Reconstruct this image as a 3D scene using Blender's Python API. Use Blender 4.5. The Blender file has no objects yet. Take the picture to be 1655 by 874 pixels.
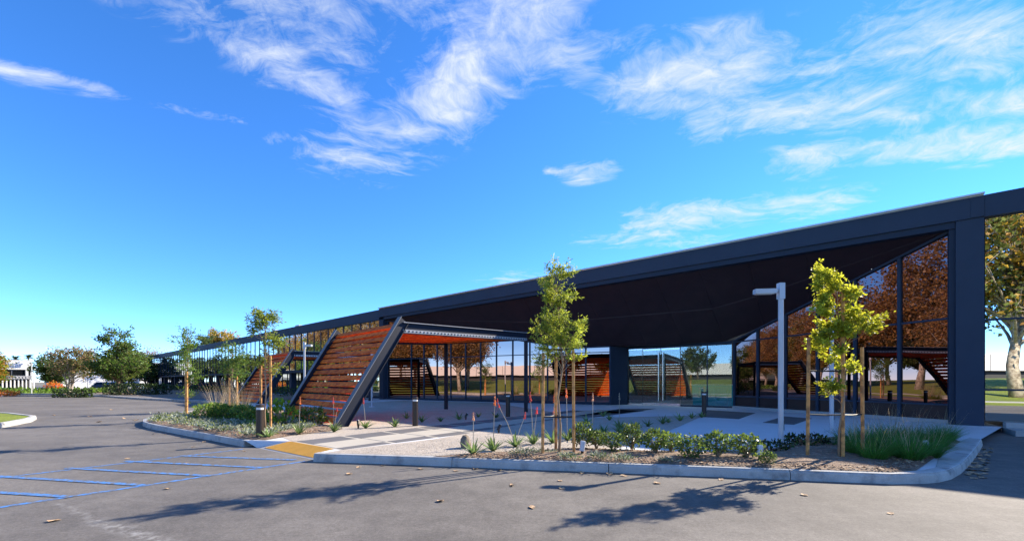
import bpy, bmesh, math, random
import numpy as np
from mathutils import Vector, Matrix, noise as mnoise

scene = bpy.context.scene
COL = scene.collection
R_ = math.radians

# ------------------------------------------------------------------ camera, sky, sun, exposure
F_PX, CX, HY, CAM_H = 680.0, 827.5, 617.0, 1.5
cam = bpy.data.cameras.new('camera')
cam_o = bpy.data.objects.new('camera', cam)
COL.objects.link(cam_o)
cam.sensor_width = 36.0
cam.lens = 36.0 * F_PX / 1655.0
cam.shift_y = 180.0 / 1655.0
cam.clip_start, cam.clip_end = 0.1, 6000
cam_o.location = (0, 0, CAM_H)
cam_o.rotation_euler = (math.pi / 2, 0, 0)
scene.camera = cam_o

SUN_EL = R_(32.2)
SUN_AZ = math.atan2(.857, .516)          # clockwise from +Y
SUN_DIR = Vector((math.sin(SUN_AZ) * math.cos(SUN_EL), math.cos(SUN_AZ) * math.cos(SUN_EL), math.sin(SUN_EL)))
sun = bpy.data.lights.new('sun', 'SUN')
sun.energy, sun.angle, sun.color = 3.7, R_(.53), (1.0, .89, .73)
sun_o = bpy.data.objects.new('sun', sun)
sun_o.rotation_euler = SUN_DIR.to_track_quat('Z', 'Y').to_euler()
sun_o.location = (60, 40, 60)
COL.objects.link(sun_o)

scene.view_settings.view_transform = 'Standard'
scene.view_settings.look = 'None'
scene.view_settings.exposure = 1.62
scene.view_settings.gamma = 1.0
scene.render.engine = 'CYCLES'
scene.cycles.max_bounces = 8
scene.cycles.transparent_max_bounces = 8
scene.cycles.use_denoising = True

SKY_STRENGTH = .15


class NT:
    """small node-tree writer"""
    def __init__(self, tree):
        self.t = tree
        self.n, self.l = tree.nodes, tree.links

    def new(self, kind, **kw):
        nd = self.n.new(kind)
        for k, v in kw.items():
            setattr(nd, k, v)
        return nd

    def put(self, sock, v):
        if isinstance(v, bpy.types.NodeSocket):
            self.l.new(v, sock)
        else:
            sock.default_value = v

    def math(self, op, a, b=0.0, clamp=False):
        nd = self.new('ShaderNodeMath', operation=op, use_clamp=clamp)
        self.put(nd.inputs[0], a)
        self.put(nd.inputs[1], b)
        return nd.outputs[0]

    def vmath(self, op, a, b=None, scale=None):
        nd = self.new('ShaderNodeVectorMath', operation=op)
        self.put(nd.inputs[0], a)
        if b is not None:
            self.put(nd.inputs[1], b)
        if scale is not None:
            self.put(nd.inputs['Scale'], scale)
        return nd.outputs['Value'] if op in ('DOT_PRODUCT', 'LENGTH') else nd.outputs[0]

    def ramp(self, v, lo, hi, a=0.0, b=1.0, smooth=True):
        nd = self.new('ShaderNodeMapRange')
        if smooth:
            nd.interpolation_type = 'SMOOTHSTEP'
        self.put(nd.inputs['Value'], v)
        nd.inputs['From Min'].default_value, nd.inputs['From Max'].default_value = lo, hi
        nd.inputs['To Min'].default_value, nd.inputs['To Max'].default_value = a, b
        return nd.outputs[0]

    def noise(self, vec, scale, detail=4.0, rough=.55, dist=0.0):
        nd = self.new('ShaderNodeTexNoise')
        if vec is not None:
            self.put(nd.inputs['Vector'], vec)
        nd.inputs['Scale'].default_value = scale
        nd.inputs['Detail'].default_value = detail
        nd.inputs['Roughness'].default_value = rough
        nd.inputs['Distortion'].default_value = dist
        return nd.outputs['Fac']

    def mix(self, f, a, b, blend='MIX'):
        nd = self.new('ShaderNodeMix', data_type='RGBA', blend_type=blend)
        self.put(nd.inputs[0], f)
        self.put(nd.inputs[6], a)
        self.put(nd.inputs[7], b)
        return nd.outputs[2]


def build_world():
    w = bpy.data.worlds.new('World')
    scene.world = w
    w.use_nodes = True
    T = NT(w.node_tree)
    bg = T.n['Background']
    bg.inputs[1].default_value = SKY_STRENGTH
    sky = T.new('ShaderNodeTexSky')
    sky.sky_type = 'NISHITA'
    sky.sun_disc = False
    sky.sun_elevation, sky.sun_rotation = SUN_EL, SUN_AZ
    sky.air_density, sky.dust_density, sky.ozone_density = 0.6, 0.0, 6.0
    hs = T.new('ShaderNodeHueSaturation')
    hs.inputs['Saturation'].default_value = 1.15
    hs.inputs['Value'].default_value = .93
    T.l.new(sky.outputs[0], hs.inputs['Color'])
    sky_col = T.mix(1.0, hs.outputs[0], (.97, .93, .98, 1), 'MULTIPLY')
    tc = T.new('ShaderNodeTexCoord')
    d = tc.outputs['Generated']
    sp = T.new('ShaderNodeSeparateXYZ')
    T.l.new(d, sp.inputs[0])
    z = T.math('MAXIMUM', sp.outputs[2], .02)
    cb = T.new('ShaderNodeCombineXYZ')
    T.l.new(T.math('DIVIDE', sp.outputs[0], z), cb.inputs[0])
    T.l.new(T.math('DIVIDE', sp.outputs[1], z), cb.inputs[1])
    q = cb.outputs[0]                       # where the view ray meets a flat cloud layer
    # cirrus banks: (segment ends on the cloud layer, half width, strength)
    banks = [((-.95, 1.06), (-.60, 1.50), .12, .75), ((-.80, 1.0), (-.45, 1.25), .12, .5),
             ((.04, 1.10), (-.22, 1.45), .17, 1.0), ((-.20, 1.30), (.22, 1.31), .11, .95), ((-.22, 1.5), (-.42, 1.7), .17, .95),
             ((-.36, 1.62), (-.74, 1.93), .20, .85), ((-.50, 1.12), (-.05, 1.14), .12, .5), ((-.5, 1.3), (-.3, 1.5), .12, .45),
             ((.45, 1.40), (1.00, 1.36), .18, 1.0), ((1.00, 1.24), (1.5, 1.22), .14, .8), ((1.5, 1.3), (2.1, 1.25), .2, .8),
             ((.80, 1.60), (1.25, 1.52), .14, .95), ((1.35, 1.55), (2.0, 1.50), .14, .9), ((1.35, 1.86), (2.2, 1.7), .19, 1.0),
             ((.85, 2.62), (1.75, 2.40), .22, 1.0), ((.60, 2.95), (1.0, 2.9), .18, .8), ((1.0, 3.05), (1.5, 3.0), .15, .5),
             ((.34, 2.02), (.42, 1.98), .10, 1.0), ((.18, 2.0), (.27, 2.03), .05, .6),
             ((-1.64, 1.36), (-1.40, 1.44), .055, 1.0), ((-1.4, 1.46), (-1.05, 1.60), .04, .5),
             ((.0, 4.1), (.25, 4.2), .35, .65), ((-.66, 1.68), (-.98, 1.74), .05, .4)]
    mask = None
    for (a, b, r, s) in banks:
        ax, ay = a
        bx, by = b[0] - ax, b[1] - ay
        pa = T.vmath('SUBTRACT', q, (ax, ay, 0))
        L2 = max(bx * bx + by * by, 1e-6)
        h = T.math('MULTIPLY', T.vmath('DOT_PRODUCT', pa, (bx, by, 0)), 1.0 / L2, clamp=True)
        hv = T.vmath('SCALE', (bx, by, 0), scale=h)
        dist = T.vmath('LENGTH', T.vmath('SUBTRACT', pa, hv))
        m = T.ramp(dist, 0.0, r * 1.75, s, 0.0)
        mask = m if mask is None else T.math('MAXIMUM', mask, m)
    # away from those banks the same sort of thin cirrus goes on
    far = T.noise(q, .55, 2.0)
    behind = T.ramp(sp.outputs[1], .25, -.1, 0.0, 1.0)
    mask = T.math('MAXIMUM', mask, T.math('MULTIPLY', behind, T.ramp(far, .5, .68, 0.0, .8)))
    # streaky fibres: two directions of drawn-out noise, bent by a slow warp
    warp = T.new('ShaderNodeTexNoise')
    T.l.new(q, warp.inputs['Vector'])
    warp.inputs['Scale'].default_value = 1.3
    warp.inputs['Detail'].default_value = 3.0
    wv = T.vmath('SCALE', T.vmath('SUBTRACT', warp.outputs['Color'], (.5, .5, .5)), scale=.75)
    qw = T.vmath('ADD', q, wv)

    def fibres(rot, sx, sy, sc):
        mp = T.new('ShaderNodeMapping')
        mp.inputs['Rotation'].default_value = (0, 0, R_(rot))
        mp.inputs['Scale'].default_value = (sx, sy, 1.0)
        T.l.new(qw, mp.inputs[0])
        return T.noise(mp.outputs[0], sc, 10.0, .62, .25)
    f1 = fibres(-50, .8, 2.6, 2.6)
    f2 = fibres(40, .9, 2.4, 2.4)
    sel = T.ramp(T.noise(q, .9, 1.0), .42, .58)
    fib = T.math('ADD', T.math('MULTIPLY', f1, sel), T.math('MULTIPLY', f2, T.math('SUBTRACT', 1.0, sel)))
    fine = T.noise(qw, 10.0, 10.0, .70, .5)
    big = T.noise(q, 2.6, 4.0, .5)
    def centred(f, k):
        return T.math('MULTIPLY', T.math('SUBTRACT', f, .5), k)
    s1 = T.math('ADD', centred(fib, 2.5), centred(fine, 1.9))
    s1 = T.math('ADD', s1, centred(big, 1.5))
    s2 = T.math('ADD', s1, T.math('MULTIPLY', mask, .95))
    dens = T.ramp(s2, .22, 1.40, 0.0, 1.0, smooth=False)
    dens = T.math('MULTIPLY', dens, T.ramp(mask, .0, .3))
    dens = T.math('MULTIPLY', dens, T.ramp(sp.outputs[2], .05, .16))
    dens = T.math('POWER', dens, 1.25)
    dens = T.math('MULTIPLY', dens, .9)
    cloud = (1.95, 2.1, 2.32, 1)
    colr = T.mix(dens, sky_col, cloud)
    T.l.new(colr, bg.inputs[0])
    w.cycles.sampling_method = 'MANUAL'
    w.cycles.sample_map_resolution = 512


build_world()

# ------------------------------------------------------------------ materials
MATS = {}


def principled(name, col, rough=.6, metal=0.0, var=.12, vscale=3.0, bump=0.0, bscale=60.0, col2=None, c2scale=1.0,
               c2lo=.45, c2hi=.62, spec=None, coord='Object', detail=5.0, fine=0.0, fscale=200.0, coat=0.0, stretch=None, objrand=0.0):
    m = bpy.data.materials.new(name)
    m.use_nodes = True
    T = NT(m.node_tree)
    b = T.n['Principled BSDF']
    tc = T.new('ShaderNodeTexCoord')
    if coord == 'World':
        g = T.new('ShaderNodeNewGeometry')
        v = g.outputs['Position']
    else:
        v = tc.outputs[coord]
    if stretch:
        mp = T.new('ShaderNodeMapping')
        mp.inputs['Rotation'].default_value = (0, 0, R_(stretch[0]))
        mp.inputs['Scale'].default_value = stretch[1:]
        T.l.new(v, mp.inputs[0])
        v = mp.outputs[0]
    c = (*col, 1)
    if col2 is not None:
        c = T.mix(T.ramp(T.noise(v, c2scale, detail), c2lo, c2hi), (*col, 1), (*col2, 1))
    if var > 0:
        f = T.ramp(T.noise(v, vscale, detail, .6), .25, .75, 1 - var, 1 + var, smooth=False)
        c = T.mix(1.0, c, T_gray(T, f), 'MULTIPLY')
    if fine > 0:
        f = T.ramp(T.noise(v, fscale, 2.0, .5), .25, .75, 1 - fine, 1 + fine, smooth=False)
        c = T.mix(1.0, c, T_gray(T, f), 'MULTIPLY')
    if objrand > 0:
        oi = T.new('ShaderNodeObjectInfo')
        c = T.mix(1.0, c, T_gray(T, T.ramp(oi.outputs['Random'], 0, 1, 1 - objrand, 1 + objrand, smooth=False)), 'MULTIPLY')
    T.put(b.inputs['Base Color'], c)
    b.inputs['Roughness'].default_value = rough
    b.inputs['Metallic'].default_value = metal
    if spec is not None:
        b.inputs['Specular IOR Level'].default_value = spec
    if coat:
        b.inputs['Coat Weight'].default_value = coat
    if bump > 0:
        bp = T.new('ShaderNodeBump')
        bp.inputs['Strength'].default_value = 1.0
        bp.inputs['Distance'].default_value = bump
        T.l.new(T.noise(v, bscale, 4.0, .6), bp.inputs['Height'])
        T.l.new(bp.outputs[0], b.inputs['Normal'])
    MATS[name] = m
    return m


def T_gray(T, f):
    cb = T.new('ShaderNodeCombineColor')
    for i in range(3):
        T.put(cb.inputs[i], f)
    return cb.outputs[0]


def leaf_mat(name, col, trans=.45, var=.35, rough=.5, tcol=None):
    m = bpy.data.materials.new(name)
    m.use_nodes = True
    T = NT(m.node_tree)
    for nd in list(T.n):
        T.n.remove(nd)
    out = T.new('ShaderNodeOutputMaterial')
    g = T.new('ShaderNodeNewGeometry')
    oi = T.new('ShaderNodeObjectInfo')
    f = T.ramp(g.outputs['Random Per Island'], 0, 1, 1 - var, 1 + var, smooth=False)
    f2 = T.ramp(T.noise(g.outputs['Position'], .9, 2.0), .3, .7, .8, 1.2)
    f = T.math('MULTIPLY', f, f2)
    f = T.math('MULTIPLY', f, T.ramp(oi.outputs['Random'], 0, 1, .85, 1.15, smooth=False))
    c = T.mix(1.0, (*col, 1), T_gray(T, f), 'MULTIPLY')
    tc_ = T.mix(1.0, (*(tcol or tuple(min(1, x * 1.5) for x in col)), 1), T_gray(T, f), 'MULTIPLY')
    d = T.new('ShaderNodeBsdfPrincipled')
    T.put(d.inputs['Base Color'], c)
    d.inputs['Roughness'].default_value = rough
    d.inputs['Specular IOR Level'].default_value = .3
    t = T.new('ShaderNodeBsdfTranslucent')
    T.put(t.inputs['Color'], tc_)
    mx = T.new('ShaderNodeMixShader')
    mx.inputs[0].default_value = trans
    T.l.new(d.outputs[0], mx.inputs[1])
    T.l.new(t.outputs[0], mx.inputs[2])
    T.l.new(mx.outputs[0], out.inputs[0])
    MATS[name] = m
    return m


def mirror_glass(name, col, rough=.0, wav=.0):
    m = bpy.data.materials.new(name)
    m.use_nodes = True
    T = NT(m.node_tree)
    b = T.n['Principled BSDF']
    b.inputs['Base Color'].default_value = (*col, 1)
    b.inputs['Metallic'].default_value = 1.0
    b.inputs['Roughness'].default_value = rough
    if wav > 0:
        g = T.new('ShaderNodeNewGeometry')
        bp = T.new('ShaderNodeBump')
        bp.inputs['Strength'].default_value = 1.0
        bp.inputs['Distance'].default_value = wav
        T.l.new(T.noise(g.outputs['Position'], .7, 1.0), bp.inputs['Height'])
        T.l.new(bp.outputs[0], b.inputs['Normal'])
    MATS[name] = m
    return m


def clear_glass(name, tint, refl=.3):
    m = bpy.data.materials.new(name)
    m.use_nodes = True
    T = NT(m.node_tree)
    for nd in list(T.n):
        T.n.remove(nd)
    out = T.new('ShaderNodeOutputMaterial')
    tr = T.new('ShaderNodeBsdfTransparent')
    tr.inputs[0].default_value = (*tint, 1)
    gl = T.new('ShaderNodeBsdfGlossy')
    gl.inputs['Roughness'].default_value = 0.0
    gl.inputs['Color'].default_value = (.92, .96, .95, 1)
    mx = T.new('ShaderNodeMixShader')
    mx.inputs[0].default_value = refl
    T.l.new(tr.outputs[0], mx.inputs[1])
    T.l.new(gl.outputs[0], mx.inputs[2])
    T.l.new(mx.outputs[0], out.inputs[0])
    MATS[name] = m
    return m


def asphalt_mat():
    m = bpy.data.materials.new('asphalt')
    m.use_nodes = True
    T = NT(m.node_tree)
    b = T.n['Principled BSDF']
    g = T.new('ShaderNodeNewGeometry')
    v = g.outputs['Position']
    mp = T.new('ShaderNodeMapping')
    mp.inputs['Rotation'].default_value = (0, 0, R_(38))
    mp.inputs['Scale'].default_value = (.25, 1.2, 1)
    T.l.new(v, mp.inputs[0])
    c = T.mix(T.ramp(T.noise(v, .28, 8.0, .68), .35, .68), (.118, .107, .095, 1), (.172, .156, .136, 1))
    streak = T.ramp(T.noise(mp.outputs[0], .8, 5.0, .6), .35, .7, .9, 1.1)
    c = T.mix(1.0, c, T_gray(T, streak), 'MULTIPLY')
    agg = T.ramp(T.noise(v, 60, 6.0, .75), .25, .75, .60, 1.42, smooth=False)
    c = T.mix(1.0, c, T_gray(T, agg), 'MULTIPLY')
    mott = T.ramp(T.noise(v, 3.2, 6.0, .7), .3, .7, .87, 1.13)
    c = T.mix(1.0, c, T_gray(T, mott), 'MULTIPLY')
    grit = T.ramp(T.noise(v, 22, 5.0, .75), .3, .7, .82, 1.2)
    c = T.mix(1.0, c, T_gray(T, grit), 'MULTIPLY')
    vor = T.new('ShaderNodeTexVoronoi')
    vor.inputs['Scale'].default_value = 55
    T.l.new(v, vor.inputs['Vector'])
    spk = T.math('MULTIPLY', T.ramp(vor.outputs['Distance'], .12, .2, 1, 0), T.ramp(T.noise(v, 6, 2.0), .52, .66))
    c = T.mix(T.math('MULTIPLY', spk, .7), c, (.3, .29, .27, 1))
    # pale scuffs and dusty smears
    sc = T.math('MULTIPLY', T.ramp(T.noise(mp.outputs[0], 1.1, 7.0, .68, .8), .62, .76), T.ramp(T.noise(v, 7, 5, .7), .42, .62))
    c = T.mix(T.math('MULTIPLY', sc, .5), c, (.24, .23, .215, 1))
    # a longer curved chalky scuff near the hatching
    for (p0, p1, wd, st) in (((-5.6, 5.2), (-4.5, 4.55), .05, .5), ((-4.5, 4.55), (-3.2, 3.92), .09, .75), ((-3.55, 5.35), (-3.0, 5.4), .08, .5),
                             ((-22, 17.5), (-14, 19.5), .35, .35), ((-13, 13.2), (-10.5, 13.5), .14, .45)):
        bx, by = p1[0] - p0[0], p1[1] - p0[1]
        pa = T.vmath('SUBTRACT', v, (p0[0], p0[1], 0))
        h = T.math('MULTIPLY', T.vmath('DOT_PRODUCT', pa, (bx, by, 0)), 1 / (bx * bx + by * by), clamp=True)
        dist = T.vmath('LENGTH', T.vmath('SUBTRACT', pa, T.vmath('SCALE', (bx, by, 0), scale=h)))
        mm = T.math('MULTIPLY', T.ramp(dist, 0, wd * 1.8, st, 0), T.ramp(T.noise(v, 9, 6, .75), .42, .66))
        c = T.mix(mm, c, (.33, .32, .30, 1))
    # darker oil drips
    oil = T.math('MULTIPLY', T.ramp(T.noise(v, 1.3, 5.0, .6), .66, .78), .35)
    c = T.mix(oil, c, (.05, .05, .05, 1))
    T.put(b.inputs['Base Color'], c)
    b.inputs['Roughness'].default_value = .82
    b.inputs['Specular IOR Level'].default_value = .35
    bp = T.new('ShaderNodeBump')
    bp.inputs['Strength'].default_value = .6
    bp.inputs['Distance'].default_value = .006
    T.l.new(T.noise(v, 95, 3.0, .7), bp.inputs['Height'])
    T.l.new(bp.outputs[0], b.inputs['Normal'])
    MATS['asphalt'] = m


asphalt_mat()
principled('concrete', (.40, .385, .36), .85, var=.12, vscale=1.3, bump=.002, bscale=90, fine=.08, fscale=120, coord='World')
principled('slab_concrete', (.58, .585, .59), .8, var=.08, vscale=.8, bump=.0015, bscale=80, fine=.05, fscale=90, coord='World')
principled('curb_concrete', (.43, .42, .395), .85, var=.2, vscale=2.2, bump=.003, bscale=50, fine=.14, fscale=70, coord='World',
           col2=(.25, .245, .235), c2scale=3.5, c2lo=.5, c2hi=.7)
principled('dark_paving', (.125, .12, .118), .75, var=.12, vscale=2.0, bump=.0015, bscale=90, fine=.1, fscale=110, coord='World')
principled('light_paving', (.43, .39, .32), .8, var=.08, vscale=1.5, bump=.0015, bscale=90, fine=.06, fscale=110, coord='World')
principled('gravel', (.40, .345, .285), .95, var=.15, vscale=1.2, bump=.012, bscale=45, fine=.35, fscale=42, coord='World')
principled('mulch', (.20, .135, .09), .95, var=.3, vscale=3.0, bump=.03, bscale=24, fine=.5, fscale=30, coord='World',
           col2=(.33, .26, .19), c2scale=9, c2lo=.5, c2hi=.68)
principled('mulch_chip', (.17, .095, .055), .9, var=.3, vscale=20)
principled('chip_pale', (.36, .27, .18), .9, var=.3, vscale=20)
principled('gravel_stone', (.50, .45, .38), .9, var=.2, vscale=20)
principled('gravel_dark', (.24, .20, .17), .9, var=.2, vscale=20)
principled('yellow_pad', (.72, .36, .045), .7, var=.1, vscale=4.0, fine=.08, coord='World')
principled('blue_paint', (.06, .20, .50), .75, var=.2, vscale=6.0, fine=.3, fscale=45, coord='World', col2=(.12, .13, .15), c2scale=14, c2lo=.42, c2hi=.60, detail=8)
principled('yellow_paint', (.55, .38, .06), .7, var=.2, vscale=6.0, coord='World')
principled('lawn', (.18, .22, .018), .9, var=.25, vscale=.6, bump=.03, bscale=25, fine=.35, fscale=14, coord='World',
           col2=(.17, .22, .03), c2scale=.35)
principled('dry_ground', (.16, .14, .09), .95, var=.25, vscale=.05, coord='World')
principled('navy_metal', (.032, .046, .072), .6, var=.1, vscale=1.0, spec=.25)
principled('navy_panel', (.024, .035, .056), .6, var=.1, vscale=.8, spec=.22)
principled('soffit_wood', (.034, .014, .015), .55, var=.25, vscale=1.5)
principled('reveal', (.075, .05, .045), .6, var=.1)
principled('bright_metal', (.62, .62, .60), .35, metal=.6, var=.05)
principled('pergola_steel', (.15, .158, .17), .6, var=.1, vscale=2.0, spec=.3)
principled('galvanised', (.42, .42, .43), .5, metal=.2, var=.12, vscale=5.0)
principled('pergola_web', (.013, .017, .030), .55, var=.1, vscale=2.0, spec=.25)
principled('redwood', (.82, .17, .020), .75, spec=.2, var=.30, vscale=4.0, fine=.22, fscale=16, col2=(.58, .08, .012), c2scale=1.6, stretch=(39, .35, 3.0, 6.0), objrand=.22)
principled('lamp_paint', (.50, .52, .56), .4, var=.06, metal=.15)
principled('bollard_bronze', (.040, .028, .022), .4, var=.1, metal=.3)
principled('lens_white', (.7, .7, .68), .35, var=.05)
principled('black_rubber', (.012, .012, .013), .6, var=.1)
principled('stake_wood', (.62, .30, .09), .75, var=.3, vscale=14.0, col2=(.30, .14, .05), c2scale=8)
principled('bark', (.15, .105, .075), .9, var=.35, vscale=14.0, bump=.01, bscale=30)
principled('pale_bark', (.40, .35, .28), .85, var=.35, vscale=6.0, col2=(.20, .16, .12), c2scale=4)
principled('twig', (.33, .22, .13), .85, var=.2)
principled('white_stucco', (.78, .77, .74), .85, var=.04, vscale=.3)
principled('grey_stucco', (.30, .30, .31), .85, var=.06, vscale=.4)
principled('dark_wall', (.035, .037, .04), .7, var=.1)
principled('sign_blue', (.03, .12, .34), .45, var=.05)
principled('rock', (.20, .16, .12), .9, var=.35, vscale=9.0, bump=.03, bscale=12)
principled('dry_leaf', (.34, .21, .11), .8, var=.45, vscale=2.0, col2=(.50, .36, .22), c2scale=9)
principled('car_white', (.75, .75, .75), .25, var=.02, coat=.6)
principled('car_blue', (.05, .07, .12), .25, var=.02, coat=.6)
principled('car_silver', (.40, .41, .43), .28, metal=.5, var=.02, coat=.6)
principled('car_glass', (.01, .012, .015), .06, var=0)
principled('teal_laminate', (.05, .50, .52), .35, var=.05)
principled('lobby_floor', (.14, .14, .15), .35, var=.1)
principled('lobby_wall', (.045, .046, .05), .7, var=.1)
principled('stainless', (.72, .73, .74), .22, metal=1.0, var=.04)
principled('spandrel_brown', (.030, .016, .016), .25, var=.1, vscale=.8)
principled('roofing', (.30, .29, .28), .9, var=.1)
mirror_glass('wing_glass', (.58, .64, .67), 0.0, .0028)
mirror_glass('bronze_glass', (.34, .24, .215), 0.004, .0018)
mirror_glass('violet_glass', (.25, .165, .165), 0.004, .0018)
mirror_glass('end_glass', (.74, .74, .70), 0.002, .001)
clear_glass('door_glass', (.74, .84, .84), .14)
m_ = principled('added_skylight_glass', (.85, .87, .88), .5, var=0)
leaf_mat('young_leaf', (.17, .22, .035), .52, .45, tcol=(.40, .46, .05))
leaf_mat('young_leaf_dark', (.085, .13, .03), .45, .4, tcol=(.24, .32, .045))
leaf_mat('lime_leaf', (.26, .30, .03), .55, .4, tcol=(.66, .66, .05))
leaf_mat('orange_leaf', (.42, .22, .03), .5, .4)
leaf_mat('evergreen_leaf', (.062, .098, .026), .35, .45)
leaf_mat('olive_leaf', (.12, .145, .034), .38, .45)
leaf_mat('autumn_leaf', (.31, .175, .055), .4, .5)
leaf_mat('gold_leaf', (.42, .27, .035), .4, .45)
leaf_mat('tan_leaf', (.33, .22, .11), .35, .4)
leaf_mat('rust_leaf', (.20, .10, .05), .35, .45)
leaf_mat('mid_leaf', (.11, .19, .03), .38, .45)
leaf_mat('shrub_leaf', (.080, .125, .030), .35, .5, rough=.35)
leaf_mat('hedge_leaf', (.075, .13, .024), .3, .5)
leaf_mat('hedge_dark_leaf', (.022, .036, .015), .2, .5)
leaf_mat('silver_leaf', (.27, .30, .22), .3, .4)
leaf_mat('aloe_leaf', (.16, .23, .075), .25, .35, rough=.4)
leaf_mat('grass_blade', (.07, .19, .03), .4, .45)
leaf_mat('plume_blade', (.22, .27, .04), .5, .4)
leaf_mat('grass_seed', (.42, .33, .20), .4, .35)
leaf_mat('cycad_leaf', (.20, .33, .02), .45, .3)
leaf_mat('palm_leaf', (.06, .10, .03), .3, .4)
leaf_mat('flower_orange', (.80, .20, .05), .4, .3)
leaf_mat('flower_red', (.72, .06, .05), .4, .3)
leaf_mat('flower_pale', (.62, .34, .20), .4, .3)
leaf_mat('flower_stem', (.42, .36, .28), .15, .2)


# ------------------------------------------------------------------ object helpers
def G(px, py, z=0.0):
    """ground position (at height z) of a point measured in the photograph"""
    y = F_PX * (CAM_H - z) / (py - HY)
    return Vector(((px - CX) / F_PX * y, y, z))


def tag(o, label=None, cat=None, group=None, kind=None):
    if label:
        o['label'] = label
    if cat:
        o['category'] = cat
    if group:
        o['group'] = group
    if kind:
        o['kind'] = kind
    return o


def thing(name, label, cat, loc=(0, 0, 0), group=None, rz=0.0):
    o = bpy.data.objects.new(name, None)
    o.empty_display_size = .2
    COL.objects.link(o)
    o.location = loc
    o.rotation_euler = (0, 0, rz)
    return tag(o, label, cat, group)


def kids(o):
    return [c for c in bpy.data.objects if c.parent == o]


def dup(o, loc=None, rz=None, label=None, scale=None, parent=None, tree=None):
    """a copy of a thing with copies of its parts and sub-parts"""
    if tree is None:
        tree = {}
        for c in bpy.data.objects:
            if c.parent:
                tree.setdefault(c.parent.name, []).append(c)
    c = o.copy()
    COL.objects.link(c)
    if parent is not None:
        c.parent = parent
    if loc is not None:
        c.location = loc
    if rz is not None:
        c.rotation_euler = (0, 0, rz)
    if label is not None:
        c['label'] = label
    if scale is not None:
        c.scale = scale if hasattr(scale, '__len__') else (scale,) * 3
    for ch in tree.get(o.name, []):
        dup(ch, parent=c, tree=tree)
    return c


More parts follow.
